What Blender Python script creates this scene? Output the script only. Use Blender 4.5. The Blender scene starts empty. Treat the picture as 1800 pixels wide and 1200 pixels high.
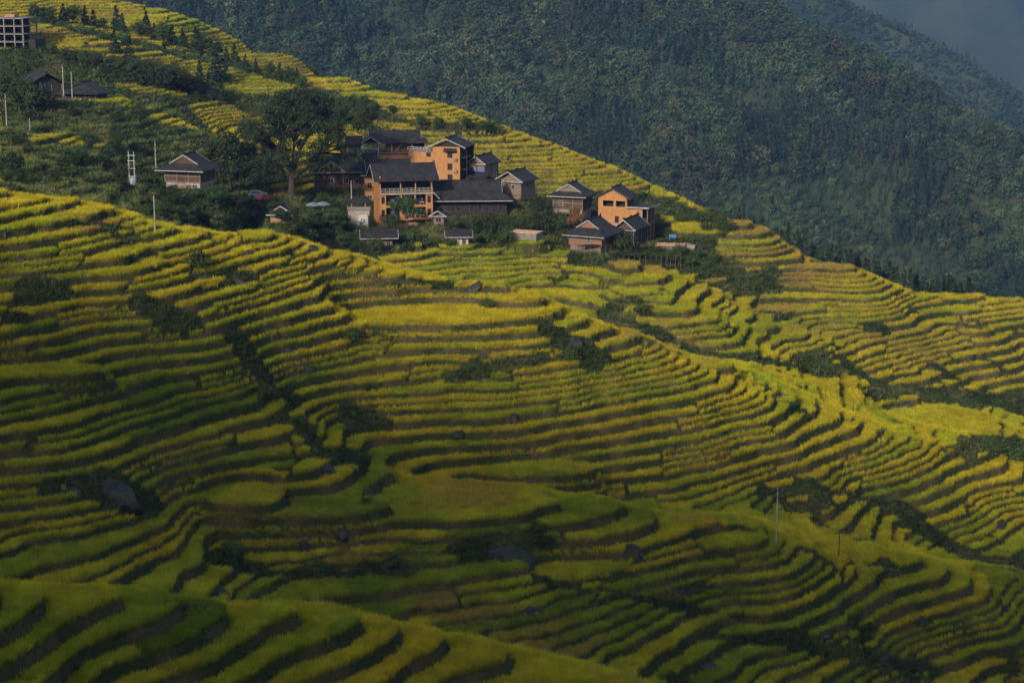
import bpy, math, random
import numpy as np
from mathutils import Vector, Matrix

# ------------------------------------------------------------------ camera, sky, sun
R = math.radians
scn = bpy.context.scene
F = 3359.0
PITCH = R(12.0)
CP, SP = math.cos(PITCH), math.sin(PITCH)
cd = bpy.data.cameras.new('camera')
cam = bpy.data.objects.new('camera', cd)
scn.collection.objects.link(cam)
cam.location = (0, 0, 0)
cam.rotation_euler = (R(90) - PITCH, 0, 0)
cd.sensor_width = 36.0
cd.lens = 36.0 * F / 1800.0
cd.clip_start = 1.0
cd.clip_end = 20000.0
scn.camera = cam

SUN_AZ = R(208.0)      # direction towards the sun, clockwise from +Y (behind the camera, to the left)
SUN_EL = R(24.0)
sun_dir = Vector((math.sin(SUN_AZ) * math.cos(SUN_EL), math.cos(SUN_AZ) * math.cos(SUN_EL), math.sin(SUN_EL)))
w = bpy.data.worlds.new('World')
scn.world = w
w.use_nodes = True
nt = w.node_tree
sky = nt.nodes.new('ShaderNodeTexSky')
sky.sky_type = 'NISHITA'
sky.sun_disc = False
sky.sun_elevation = SUN_EL
sky.sun_rotation = SUN_AZ
sky.altitude = 800
sky.dust_density = 5.0
sky.ozone_density = 0.4
nt.nodes['Background'].inputs['Strength'].default_value = 0.15
nt.links.new(sky.outputs[0], nt.nodes['Background'].inputs[0])
sl = bpy.data.lights.new('sun', 'SUN')
sl.energy = 3.2
sl.angle = R(3.2)
sl.color = (1.0, 0.92, 0.78)
so = bpy.data.objects.new('sun', sl)
scn.collection.objects.link(so)
so.rotation_euler = sun_dir.to_track_quat('Z', 'Y').to_euler()
so.location = (-200, -300, 400)
scn.view_settings.view_transform = 'Standard'
scn.view_settings.look = 'None'
scn.view_settings.exposure = 0.74
scn.view_settings.gamma = 1.0
try:
    scn.cycles.volume_bounces = 0
    scn.cycles.max_bounces = 6
    scn.cycles.transparent_max_bounces = 8
except Exception:
    pass

COL = scn.collection
rng = np.random.default_rng(7)
random.seed(11)

# ------------------------------------------------------------------ helpers
def tag(o, label=None, cat=None, group=None, kind=None):
    if label: o['label'] = label
    if cat: o['category'] = cat
    if group: o['group'] = group
    if kind: o['kind'] = kind
    return o

def empty(name, loc, rz=0.0, label=None, cat=None, group=None):
    o = bpy.data.objects.new(name, None)
    COL.objects.link(o)
    o.location = loc
    o.rotation_euler = (0, 0, rz)
    o.empty_display_size = 0.5
    return tag(o, label, cat, group)

def hash2(ix, iy, seed=0):
    a = (ix.astype(np.int64) * 374761393 + iy.astype(np.int64) * 668265263 + seed * 1442695041) & 0xffffffff
    a = ((a ^ (a >> 13)) * 1274126177) & 0xffffffff
    a = ((a ^ (a >> 16)) * 2246822519) & 0xffffffff
    a = a ^ (a >> 15)
    return (a & 0xffffff).astype(np.float32) / 16777216.0

def vnoise(x, y, seed=0):
    ix = np.floor(x); iy = np.floor(y)
    fx = (x - ix); fy = (y - iy)
    fx = fx * fx * fx * (fx * (fx * 6 - 15) + 10)
    fy = fy * fy * fy * (fy * (fy * 6 - 15) + 10)
    a = hash2(ix, iy, seed); b = hash2(ix + 1, iy, seed)
    c = hash2(ix, iy + 1, seed); d = hash2(ix + 1, iy + 1, seed)
    return ((a + (b - a) * fx) * (1 - fy) + (c + (d - c) * fx) * fy) * 2 - 1

def fbm(x, y, seed=0, octv=4):
    s = 0; amp = 1.0; tot = 0
    for k in range(octv):
        s = s + vnoise(x * 2 ** k + 17.3 * k, y * 2 ** k - 9.1 * k, seed + k) * amp
        tot += amp; amp *= 0.5
    return s / tot

def sstep(a, b, x):
    t = np.clip((x - a) / (b - a), 0, 1)
    return t * t * (3 - 2 * t)

def ray(u, v):
    a = (u - 900.0) / F; b = (600.0 - v) / F
    return a, CP + b * SP, -SP + b * CP

def at(u, v, D):
    r = ray(u, v); t = D / r[1]
    return (r[0] * t, D, r[2] * t)

def project(x, y, z):
    zc = y * CP - z * SP
    u = 900 + F * x / zc
    v = 600 - F * (y * SP + z * CP) / zc
    return u, v

# ------------------------------------------------------------------ the lie of the land: surveyed points (column, row, distance)
PTS = [
 # near spur
 (-150,1200,144),(0,1200,147),(250,1200,154),(500,1200,161),(800,1200,169),(-150,1020,154),(0,1035,160),(280,1052,166),(560,1082,172),(800,1107,178),(1100,1190,177),
 # left hill face
 (0,1010,208),(0,900,219),(0,800,229),(0,700,240),(0,600,252),(0,500,265),(0,430,275),(0,362,286),
 (-250,1000,199),(-250,700,230),(-250,370,276),
 (200,1000,214),(200,900,226),(200,800,237),(200,650,255),(200,500,273),(200,390,290),
 (400,1000,224),(350,900,236),(400,620,267),(400,500,284),(400,422,300),
 # spur through the middle
 (500,850,244),(700,858,246),(950,908,245),(1150,940,246),(1350,968,250),(1600,1000,260),(1800,1015,270),(2000,1030,280),
 # gully behind it
 (640,822,262),(830,850,266),(1100,893,269),(1350,928,274),(1600,960,286),(1850,975,300),
 (520,765,260),(470,690,268),
 # bowl and main ridge
 (640,700,278),(640,600,291),(640,520,304),(620,460,312),(500,440,305),(740,486,314),(880,510,312),(980,530,312),
 (850,760,273),(850,680,283),(850,600,294),(1050,780,277),(1050,680,290),(1060,590,303),
 (1200,660,301),(1300,740,296),(1450,782,299),(1600,817,306),(1800,862,316),(2000,900,324),
 # lower face of the middle spur and the gully below
 (700,960,236),(950,985,237),(1200,1030,238),(1450,1070,243),(1700,1090,255),(600,1000,229),(850,1060,226),(1000,1150,217),(1100,1130,222),(1350,1170,230),(1600,1180,242),(1900,1160,258),
 (640,1040,224),(300,1040,211),
 # valley to the right
 (1150,575,360),(1350,655,352),(1550,695,366),(1800,715,382),(2050,740,395),(1500,740,328),(1750,770,344),(1250,640,328),
 # right hill face
 (1150,500,390),(1150,440,415),(1200,400,445),(1500,470,414),(1800,542,425),(2050,590,430),(1500,580,390),(1800,630,402),(1350,420,432),(1350,520,402),
 # dips hidden behind the main ridge
 (900,470,395),(850,440,403),(1000,480,393),(950,522,384),(760,450,398),
 # village shelf
 (500,405,420),(700,395,432),(900,402,432),(1100,425,425),(300,380,385),(500,440,388),(640,430,395),(330,330,412),(510,352,428),
 # upper left
 (0,335,330),(0,250,400),(150,240,430),(-200,250,400),(0,130,500),(100,165,472),(300,200,480),(420,225,500),(600,240,500),(700,260,480),(850,330,470),(1050,345,470),
 (300,160,500),(250,95,521),(400,130,530),(500,158,522),(60,60,523),(0,75,518),(-200,40,530),(450,190,511),
 (400,108,575),(520,105,562),(520,140,545),(250,78,555),(150,50,580),(100,20,575),
 (300,38,570),(180,0,600),(420,75,587),(600,140,531),(700,178,504),(850,215,502),(1050,290,484),(1150,330,478),(1250,373,456),(-200,-40,640),(950,252,493),
]
# points given by column, distance and height: the hollows behind crests and the far sides
XYZ = [(77.5,428,-79),(61.3,454,-76),(98.4,434,-85),(120,441,-92),(139,447,-98),(78,445,-88),(100,452,-94),(122,460,-102),(-125,660,-50),(-75,650,-62),(-50,600,-75),(-20,570,-85),(10,550,-95),(40,540,-102),(62,525,-105),(-52,322,-50),(-80,320,-46),(-30,338,-62),(-5,345,-74),(12,345,-80),(-75,350,-46),
 (-150,900,-95),(-60,800,-100),(0,720,-105),(40,640,-115),(80,560,-118),(110,510,-118),(155,490,-122),(-250,860,-45),(190,460,-120),
 (60,720,-160),(150,600,-165),(-50,900,-150),(250,540,-160),
 (-20,200,-83),(-58,190,-77),(20,205,-90),(60,212,-98),(-90,182,-72)]
ctrl = np.array([at(*p) for p in PTS] + XYZ, dtype=np.float64)
def tps_fit(P, lam=0.002):
    X = P[:, :2] / 100.0; n = len(X)
    r2 = ((X[:, None] - X[None]) ** 2).sum(-1)
    K = 0.5 * r2 * np.log(r2 + 1e-12) + lam * np.eye(n)
    A = np.zeros((n + 3, n + 3)); A[:n, :n] = K; A[:n, n] = 1; A[:n, n+1:] = X; A[n, :n] = 1; A[n+1:, :n] = X.T
    return X, np.linalg.solve(A, np.r_[P[:, 2], 0, 0, 0])
TX, TW = tps_fit(ctrl)
def tps(x, y):
    x = np.asarray(x, float) / 100; y = np.asarray(y, float) / 100
    s = TW[-3] + TW[-2] * x + TW[-1] * y
    for i in range(len(TX)):
        r2 = (x - TX[i, 0]) ** 2 + (y - TX[i, 1]) ** 2
        s = s + TW[i] * 0.5 * r2 * np.log(r2 + 1e-12)
    return s

# ------------------------------------------------------------------ terrain grid (fan shaped, finer near the viewer)
NA = 1260
AMIN, AMAX = -0.365, 0.395
aa = np.linspace(AMIN, AMAX, NA)
yy = np.concatenate([np.arange(132, 200, 0.19), np.arange(200, 330, 0.21), np.arange(330, 460, 0.27), np.arange(460, 660, 0.42), np.arange(660, 880, 1.6)])
NY = len(yy)
def catmull(src, dst):
    n = len(src); h = src[1] - src[0]
    t = (dst - src[0]) / h; i = np.clip(np.floor(t).astype(int), 0, n - 2); f = t - i
    M = np.zeros((len(dst), n)); w = [-.5*f+f*f-.5*f**3, 1-2.5*f*f+1.5*f**3, .5*f+2*f*f-1.5*f**3, -.5*f*f+.5*f**3]
    for k in range(4):
        np.add.at(M, (np.arange(len(dst)), np.clip(i - 1 + k, 0, n - 1)), w[k])
    return M
ca = np.linspace(AMIN, AMAX, 100); cy = np.linspace(130, 884, 230)
CA, CY = np.meshgrid(ca, cy)
coarse = tps(CA * CY, CY)
H0 = (catmull(cy, yy) @ coarse @ catmull(ca, aa).T)
A2, Y2 = np.meshgrid(aa, yy)
X2 = A2 * Y2
X2 = X2.astype(np.float32); Y2 = Y2.astype(np.float32)
U0, V0 = project(X2, Y2, H0)

def inpoly(U, V, poly):
    r = np.zeros(U.shape, bool)
    n = len(poly)
    for i in range(n):
        x1, y1 = poly[i]; x2, y2 = poly[(i + 1) % n]
        if y1 == y2: continue
        c = ((y1 > V) != (y2 > V)) & (U < (x2 - x1) * (V - y1) / (y2 - y1) + x1)
        r ^= c
    return r

def grid_ix(x, y):
    y = np.asarray(y, float); a = np.asarray(x, float) / np.maximum(y, 1)
    fi = np.interp(y, yy, np.arange(NY)); fj = (a - AMIN) / (AMAX - AMIN) * (NA - 1)
    return np.clip(fi, 0, NY - 1.001), np.clip(fj, 0, NA - 1.001)
def samp(G, x, y):
    fi, fj = grid_ix(x, y)
    i = fi.astype(int); j = fj.astype(int); di = fi - i; dj = fj - j
    return (G[i, j] * (1-di) * (1-dj) + G[i+1, j] * di * (1-dj) + G[i, j+1] * (1-di) * dj + G[i+1, j+1] * di * dj)
def pick(u, v, dmin=140, dmax=860, G=None):
    """first point of the ground seen along the sight line through column u, row v"""
    G = H0 if G is None else G
    D = np.arange(dmin, dmax, 0.5); r = ray(u, v); t = D / r[1]
    x = r[0] * t; z = r[2] * t
    g = samp(G, x, D)
    k = np.argmax(g > z) if (g > z).any() else int(np.argmin(z - g))
    return float(x[k]), float(D[k]), float(g[k])

# wide level fields: (column, row, dmin, half width, half depth, turn)
FIELDW = np.zeros(X2.shape, np.float32)
for (u, v, dm, rx, ry, turn) in [(755,552,285,14.5,7.2,0.10),(800,885,240,11.0,8.0,-0.12),(560,905,215,8.5,4.0,0.1),(905,535,296,4.5,2.2,0.0),
        (70,660,235,8,3.0,0.1),(1240,640,290,4.5,3.0,0.0),(950,835,255,8,3.5,0.1),(1000,1000,230,6,2.4,0.3),(1650,745,290,11,9,0.0),(430,880,215,4.5,5,0.3),(1045,519,296,5.0,2.5,0)]:
    px, py, pz = pick(u, v, dm)
    c, s = math.cos(turn), math.sin(turn)
    dx = X2 - px; dy = Y2 - py
    q = np.sqrt(((dx * c + dy * s) / rx) ** 2 + ((-dx * s + dy * c) / ry) ** 2) + 0.13 * fbm(X2 / 5, Y2 / 5, 91, 2)
    wgt = 1 - sstep(0.8, 1.45, q)
    lv = (math.floor(pz / 1.48) + 0.5) * 1.48
    H0 = H0 * (1 - wgt) + (lv + 0.01 * dy) * wgt
    FIELDW = np.maximum(FIELDW, 1 - sstep(0.95, 1.5, q))

# level ground under the buildings: (column, row of the base, distance, radius in metres)
PADS = [(20,88,512,11),(75,166,470,8),(150,177,468,8),(202,141,505,3.5),(338,329,397,6.5),(496,391,385,3.6),(610,332,443,9),(707,402,428,9),(690,292,455,10),
        (785,312,450,8),(850,314,452,5),(828,379,434,10),(908,349,441,6),(1005,374,433,6),(1100,430,430,7.5),(1052,440,411,7),(1108,436,418,4),(925,424,406,3.5),
        (672,433,401,4.6),(806,433,403,4),(773,395,413,2.8),(631,399,413,3.4),(1182,437,416,4.5),(455,352,418,4),(560,372,405,4),(512,350,428,3)]
for (u, v, D_, r_) in PADS:
    px, py, pz = at(u, v, D_)
    q = np.hypot(X2 - px, (Y2 - py) * 1.15) / r_
    wgt = 1 - sstep(0.9, 1.7, q)
    H0 = H0 * (1 - wgt) + pz * wgt

PADW = np.zeros(X2.shape, np.float32)
for (u, v, D_, r_) in PADS:
    px, py, pz = at(u, v, D_)
    PADW = np.maximum(PADW, 1 - sstep(0.9, 1.4, np.hypot(X2 - px, (Y2 - py) * 1.15) / r_))
FARW = sstep(430, 500, Y2)
NEARW = 1 - sstep(178, 196, Y2)
HP = H0 + (1 - 0.93 * FIELDW) * ((2.2 - 1.55 * FARW) * fbm(X2 / 27, Y2 / 27, 3, 2) + (1 - .75 * FARW) * (1.1 - .7 * NEARW) * vnoise(X2 / 13 + 3, Y2 / 13, 6) + (0.62 - 0.25 * FARW) * (1 - .5 * NEARW) * fbm(X2 / 7, Y2 / 7, 8, 2) + 0.08 * vnoise(X2 / 1.9, Y2 / 1.9, 12))
HP = HP * (1 - PADW) + H0 * PADW
ga = np.gradient(HP, aa, axis=1); gy = np.gradient(HP, yy, axis=0)
zx = ga / Y2; zy = gy - A2 * zx
G = np.sqrt(zx ** 2 + zy ** 2) + 0.02
G = np.clip(G, 0.03, 1.6)

STEP = 0.74
L2 = HP / STEP + 0.35 * (1 - FIELDW) * fbm(X2 / 60, Y2 / 60, 55, 2)
m = np.floor(L2 / 2)
xw = X2 + 3.5 * vnoise(X2 / 9, Y2 / 9, 21) + 0.25 * Y2 * np.sign(hash2(m, m * 0, 3) - 0.5)
ln = 7 + 20 * hash2(m, m * 0 + 1, 5)
q = xw / ln + 7.7 * hash2(m, m * 0 + 2, 9)
ii = np.floor(q)
MP = 0.62 - 0.36 * FARW + 0.4 * NEARW + FIELDW
mg = hash2(m, ii, 31) < MP
fq = q - ii
nb = np.where(fq < 0.5, ii - 1, ii + 1)
mgn = hash2(m, nb, 31) < MP
db = np.minimum(fq, 1 - fq) * ln
fault = (mg != mgn)
st = np.where(mg, 2 * STEP, STEP)
Lx = np.where(mg, L2 / 2, L2)
n = np.floor(Lx); fr = Lx - n
d = fr * st / G; e = (1 - fr) * st / G
width = st / G
off = HP - L2 * STEP
zt = n * st + off * 0 + st * 0.5 + (HP - L2 * STEP)
rwd = np.clip(0.30 * st / 0.80, 0.2, 0.7)
rwd = np.minimum(rwd, 0.4 * width)
hw = rwd / 2
ZT = zt + np.where(d < hw, -st / 2 * (1 - d / hw), 0) + np.where(e < hw, st / 2 * (1 - e / hw), 0)
dist_edge = np.minimum(d - hw - 0.08, e - hw - 0.13 - 0.1 * fbm(X2 / 3, Y2 / 3, 71, 2))
dist_edge = np.where(fault, np.minimum(dist_edge, db - 0.35), dist_edge)
tid = hash2(n * 2 + mg, ii, 77)          # one number per field

# ------------------------------------------------------------------ land cover
veg = np.zeros(X2.shape, bool)
near_gate = Y2 > 318
village = [(0,352),(0,105),(70,92),(160,108),(230,118),(300,145),(360,160),(470,168),(560,168),(640,215),(760,262),(880,318),(960,345),(1050,338),
           (1150,352),(1200,366),(1265,392),(1290,408),(1235,408),(1160,385),(1200,440),(1290,452),(1345,500),(1330,520),(1270,480),
           (1180,478),(1060,478),(1000,462),(1000,443),(700,440),(640,450),(600,470),(440,470),(250,470),(150,450),(0,450)]
veg |= inpoly(U0 + 6 * fbm(X2 / 6, Y2 / 6, 41, 2), V0 + 3 * fbm(X2 / 5, Y2 / 5, 43, 2), village) & near_gate
for poly in [[(320,182),(392,180),(458,212),(640,222),(640,262),(560,300),(440,262),(375,236)], [(40,238),(180,243),(182,253),(60,250)],
             [(118,164),(190,172),(262,200),(345,228),(350,240),(240,203),(130,186)], [(205,150),(330,166),(330,176),(205,160)],
             [(470,300),(560,290),(560,330),(480,330)]]:
    veg &= ~inpoly(U0, V0, poly)
# the wooded cleft between the two upper ridges
def strip(pts, width_px, D0, D1):
    global veg
    U = U0; V = V0
    best = np.full(U.shape, 1e9, np.float32)
    for (p, q2) in zip(pts[:-1], pts[1:]):
        ax, ay = p; bx, by = q2
        L = (bx - ax) ** 2 + (by - ay) ** 2
        t = np.clip(((U - ax) * (bx - ax) + (V - ay) * (by - ay)) / L, 0, 1)
        best = np.minimum(best, np.hypot(U - ax - t * (bx - ax), (V - ay - t * (by - ay)) * 1.5))
    wob = 1 + 1.0 * fbm(X2 / 7, Y2 / 6, 61, 3)
    veg |= (best < width_px * wob) & (Y2 > D0) & (Y2 < D1)
strip([(60,40),(250,85),(400,118),(500,148),(560,165)], 8, 528, 640)
strip([(560,168),(640,190),(690,215)], 14, 480, 640)
strip([(640,200),(760,228),(870,232)], 9, 470, 640)
strip([(250,545),(330,575)], 18, 200, 320)
strip([(415,600),(455,655),(470,690),(512,705),(500,745),(540,775)], 17, 200, 320)
strip([(520,755),(560,810),(640,830)], 18, 200, 300)
strip([(90,850),(180,860),(255,890)], 28, 200, 300)
strip([(380,965),(470,1000),(640,1000),(720,1020)], 24, 195, 250)
strip([(820,985),(940,975)], 22, 215, 250)
strip([(950,1030),(1100,1055),(1300,1085)], 14, 195, 250)
strip([(1250,1120),(1450,1155),(1620,1185)], 26, 195, 250)
strip([(1600,915),(1700,965),(1800,985)], 18, 240, 300)
strip([(1350,870),(1560,880),(1610,905)], 14, 240, 300)
strip([(620,604),(700,600),(790,592),(860,572),(910,556),(1010,565)], 15, 280, 330)
strip([(960,585),(1010,620),(1040,645)], 26, 280, 330)
strip([(800,665),(900,655),(950,640)], 16, 270, 330)
strip([(330,480),(430,490)], 16, 250, 330)
strip([(1060,560),(1160,590),(1340,650),(1490,668),(1600,692),(1800,705),(1900,720)], 15, 315, 390)
strip([(1420,650),(1480,665)], 24, 330, 390)
strip([(1560,700),(1800,712)], 26, 330, 420)
strip([(1720,800),(1790,790),(1850,820)], 48, 285, 345)
strip([(1235,500),(1330,500)], 18, 330, 420)
strip([(640,500),(740,500),(830,495)], 9, 295, 330)
veg |= (fbm(X2 / 11, Y2 / 7, 131, 3) > 0.50) & (Y2 < 460)
veg &= ~(FIELDW > 0.45)
back = (Y2 > 9 + np.interp(A2, [-0.3, -0.214, -0.143, -0.089, -0.06, -0.015, 0.045, 0.075, 0.105, 0.18, 0.27, 0.35],
                       [640, 600, 587, 531, 504, 503, 484, 478, 456, 418, 429, 434]))
veg |= back
rice_in = (~veg)
canopy = np.where(rice_in, sstep(0.0, 0.16, dist_edge), 0)
HC = 0.52
bumpy = 0.25 * fbm(X2 / 2.2, Y2 / 2.2, 101, 3)
LSL = sstep(-30, -55, X2) * sstep(322, 335, Y2) * (1 - sstep(480, 500, Y2))
ZV = (0.55 - 0.5 * LSL) * HP + (0.45 + 0.5 * LSL) * ZT + bumpy * (1.3 - LSL)
vs = veg.astype(np.float32)
for _ in range(3):
    vs = (vs + np.roll(vs, 1, 0) + np.roll(vs, -1, 0) + np.roll(vs, 1, 1) + np.roll(vs, -1, 1)) / 5
ZG = ZT * (1 - vs) + ZV * vs
ZG = ZG * (1 - PADW) + (H0 + 0.15 * bumpy) * PADW
ZG = ZG + np.where(canopy > 0, 0, 0.05 * vnoise(X2 / .5, Y2 / .5, 88))
ZF = ZG + canopy * (HC + 0.05 * vnoise(X2 / 0.6, Y2 / 0.6, 15))
rice_mask = canopy > 0.5

# ripeness of the crop: 0 green, 1 golden, above 1.2 brown
ripe = 0.55 + 0.55 * fbm(X2 / 45, Y2 / 45, 201, 3) + 0.75 * (tid - 0.5) + 0.25 * fbm(X2 / 6, Y2 / 6, 205, 3)
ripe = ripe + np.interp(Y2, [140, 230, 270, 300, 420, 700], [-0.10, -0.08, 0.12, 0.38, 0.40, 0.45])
brown = sstep(0.55, 0.85, fbm(X2 / 30, Y2 / 22, 231, 2) + 0.6 * (hash2(n, ii, 99) - 0.35))
for (u_, v_, ru, rv, am_) in [(1130,600,120,38,.9),(820,885,110,34,.75),(485,888,55,24,.8),(1500,590,170,30,.8),(560,935,60,20,.4),(1030,850,70,25,.4),(350,110,260,22,.5),(600,215,120,14,.5),(1240,640,50,16,.7),(860,640,60,20,.6)]:
    brown = np.maximum(brown, am_ * np.exp(-(((U0 - u_) / ru) ** 2 + ((V0 - v_) / rv) ** 2) ** 2) * (0.75 + 0.5 * fbm(X2 / 8, Y2 / 8, 244, 2)))
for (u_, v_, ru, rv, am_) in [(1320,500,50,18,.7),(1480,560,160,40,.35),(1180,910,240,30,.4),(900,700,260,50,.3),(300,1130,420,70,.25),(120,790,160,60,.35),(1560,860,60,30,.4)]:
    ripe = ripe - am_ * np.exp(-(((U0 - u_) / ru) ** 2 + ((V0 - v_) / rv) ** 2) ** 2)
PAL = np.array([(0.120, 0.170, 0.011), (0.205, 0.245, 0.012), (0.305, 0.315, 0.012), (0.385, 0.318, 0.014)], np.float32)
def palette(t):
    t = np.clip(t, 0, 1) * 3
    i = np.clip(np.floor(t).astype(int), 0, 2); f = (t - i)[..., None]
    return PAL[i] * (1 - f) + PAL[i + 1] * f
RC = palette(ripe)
brown = np.clip(brown, 0, 1)
RC = RC * (1 + 0.28 * fbm(X2 / 1.6, Y2 / 1.6, 261, 2) + 0.18 * fbm(X2 / 5, Y2 / 5, 263, 2))[..., None]
RC = RC * (1 - 0.65 * brown[..., None]) + np.array((0.27, 0.165, 0.05), np.float32) * 0.65 * brown[..., None]
f1 = sstep(-0.25, 0.35, fbm(X2 / 4, Y2 / 4, 301, 4))[..., None]
BK = np.array((0.030, 0.038, 0.012), np.float32) * (1 - f1) + np.array((0.070, 0.058, 0.024), np.float32) * f1
f2 = sstep(-0.3, 0.4, fbm(X2 / 6, Y2 / 6, 311, 4))[..., None]
VG = np.array((0.021, 0.032, 0.010), np.float32) * (1 - f2) + np.array((0.052, 0.056, 0.020), np.float32) * f2
VG = VG * (1 + (LSL * sstep(0.0, 0.2, dist_edge))[..., None] * np.array((0.75, 0.75, 0.4)))
TC = BK * (1 - vs[..., None]) + VG * vs[..., None]
cm = np.clip(canopy, 0, 1)[..., None]
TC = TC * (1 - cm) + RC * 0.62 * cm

def ground(x, y):
    return float(samp(ZG, x, y))

# ------------------------------------------------------------------ materials
MATS = {}
def nodes(name, rough=0.9, spec=0.2):
    mt = bpy.data.materials.new(name); mt.use_nodes = True
    b = mt.node_tree.nodes['Principled BSDF']
    b.inputs['Roughness'].default_value = rough
    b.inputs['Specular IOR Level'].default_value = spec
    MATS[name] = mt
    return mt, mt.node_tree, b
def mix_rgb(t, a, b, fac, mode='MIX'):
    mx = t.nodes.new('ShaderNodeMix'); mx.data_type = 'RGBA'; mx.blend_type = mode
    for sock, val in ((mx.inputs[0], fac), (mx.inputs[6], a), (mx.inputs[7], b)):
        if hasattr(val, 'is_linked') or isinstance(val, bpy.types.NodeSocket): t.links.new(val, sock)
        elif isinstance(val, (int, float)): sock.default_value = val
        else: sock.default_value = (*val, 1)
    return mx.outputs[2]
def noise_fac(t, scale, detail=4, lo=0.35, hi=0.65, coord='Object', stretch=None):
    tc = t.nodes.new('ShaderNodeTexCoord'); src = tc.outputs[coord]
    if stretch:
        mp = t.nodes.new('ShaderNodeMapping'); mp.inputs['Scale'].default_value = stretch
        t.links.new(src, mp.inputs[0]); src = mp.outputs[0]
    nz = t.nodes.new('ShaderNodeTexNoise'); nz.inputs['Scale'].default_value = scale; nz.inputs['Detail'].default_value = detail
    t.links.new(src, nz.inputs[0])
    mr = t.nodes.new('ShaderNodeMapRange'); mr.inputs[1].default_value = lo; mr.inputs[2].default_value = hi
    t.links.new(nz.outputs[0], mr.inputs[0])
    return mr.outputs[0]
def add_bump(t, b, fac, strength=0.5, dist=0.1):
    bp = t.nodes.new('ShaderNodeBump'); bp.inputs['Strength'].default_value = strength; bp.inputs['Distance'].default_value = dist
    t.links.new(fac, bp.inputs['Height']); t.links.new(bp.outputs[0], b.inputs['Normal'])
def simple(name, c1, c2=None, scale=3.0, rough=0.85, spec=0.2, stretch=None, bump=0.0, metal=0.0):
    mt, t, b = nodes(name, rough, spec)
    if c2 is None: c2 = tuple(c * 0.75 for c in c1)
    f = noise_fac(t, scale, 5, 0.3, 0.7, stretch=stretch)
    t.links.new(mix_rgb(t, c1, c2, f), b.inputs['Base Color'])
    b.inputs['Metallic'].default_value = metal
    if bump: add_bump(t, b, f, bump, 0.05)
    return mt

# ground: colour attribute (what grows there) broken up by fine noise
mt, t, b = nodes('ground_cover', 0.95, 0.1)
at1 = t.nodes.new('ShaderNodeAttribute'); at1.attribute_name = 'cover'
f = noise_fac(t, 1.7, 6, 0.3, 0.7)
c = mix_rgb(t, at1.outputs['Color'], (0.55, 0.5, 0.45), f, 'MULTIPLY')
mxn = t.nodes.new('ShaderNodeMix'); mxn.data_type = 'RGBA'; mxn.inputs[0].default_value = 0.55
t.links.new(at1.outputs['Color'], mxn.inputs[6]); t.links.new(c, mxn.inputs[7])
t.links.new(mxn.outputs[2], b.inputs['Base Color'])
add_bump(t, b, noise_fac(t, 3.5, 6, 0.0, 1.0), 0.7, 0.25)

def foliage_mat(name, c1, c2, inst=True, scale=0.5, trans=0.25):
    mt = bpy.data.materials.new(name); mt.use_nodes = True
    t = mt.node_tree; b = t.nodes['Principled BSDF']; out = t.nodes['Material Output']
    b.inputs['Roughness'].default_value = 0.75; b.inputs['Specular IOR Level'].default_value = 0.15
    va = t.nodes.new('ShaderNodeAttribute'); va.attribute_name = 'shade'
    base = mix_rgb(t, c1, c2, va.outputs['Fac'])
    if inst:
        ia = t.nodes.new('ShaderNodeAttribute'); ia.attribute_type = 'INSTANCER'; ia.attribute_name = 'tint'
        base = mix_rgb(t, base, ia.outputs['Color'], 1.0, 'MULTIPLY')
    else:
        oi = t.nodes.new('ShaderNodeObjectInfo')
        hs = t.nodes.new('ShaderNodeHueSaturation')
        mr = t.nodes.new('ShaderNodeMapRange'); mr.inputs[3].default_value = 0.47; mr.inputs[4].default_value = 0.53
        t.links.new(oi.outputs['Random'], mr.inputs[0]); t.links.new(mr.outputs[0], hs.inputs['Hue'])
        mr2 = t.nodes.new('ShaderNodeMapRange'); mr2.inputs[3].default_value = 0.7; mr2.inputs[4].default_value = 1.35
        t.links.new(oi.outputs['Random'], mr2.inputs[0]); t.links.new(mr2.outputs[0], hs.inputs['Value'])
        t.links.new(base, hs.inputs['Color']); base = hs.outputs[0]
    t.links.new(base, b.inputs['Base Color'])
    tr = t.nodes.new('ShaderNodeBsdfTranslucent'); t.links.new(base, tr.inputs[0])
    ms = t.nodes.new('ShaderNodeMixShader'); ms.inputs[0].default_value = trans
    t.links.new(b.outputs[0], ms.inputs[1]); t.links.new(tr.outputs[0], ms.inputs[2]); t.links.new(ms.outputs[0], out.inputs[0])
    MATS[name] = mt
    return mt
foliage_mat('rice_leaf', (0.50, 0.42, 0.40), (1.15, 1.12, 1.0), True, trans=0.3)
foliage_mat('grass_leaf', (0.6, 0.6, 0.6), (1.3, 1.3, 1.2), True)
foliage_mat('forest_leaf', (0.55, 0.6, 0.6), (1.3, 1.3, 1.25), True, trans=0.12)

def mesh_np(name, V, Fc, mat, attrs=None, smooth=False):
    """vertices (n,3), faces (m,k) -> mesh data"""
    me = bpy.data.meshes.new(name)
    V = np.asarray(V, np.float32); Fc = np.asarray(Fc, np.int32)
    k = Fc.shape[1]
    me.vertices.add(len(V)); me.vertices.foreach_set('co', V.ravel())
    me.loops.add(Fc.size); me.loops.foreach_set('vertex_index', Fc.ravel())
    me.polygons.add(len(Fc)); me.polygons.foreach_set('loop_start', np.arange(0, Fc.size, k, dtype=np.int32))
    if smooth: me.polygons.foreach_set('use_smooth', np.ones(len(Fc), bool))
    me.update(calc_edges=True)
    for nm, tp, arr in (attrs or []):
        at_ = me.attributes.new(nm, tp, 'POINT')
        at_.data.foreach_set({'FLOAT': 'value', 'FLOAT_COLOR': 'color', 'INT': 'value', 'FLOAT_VECTOR': 'vector'}[tp], np.ascontiguousarray(arr).ravel())
    if mat: me.materials.append(MATS[mat])
    return me
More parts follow.
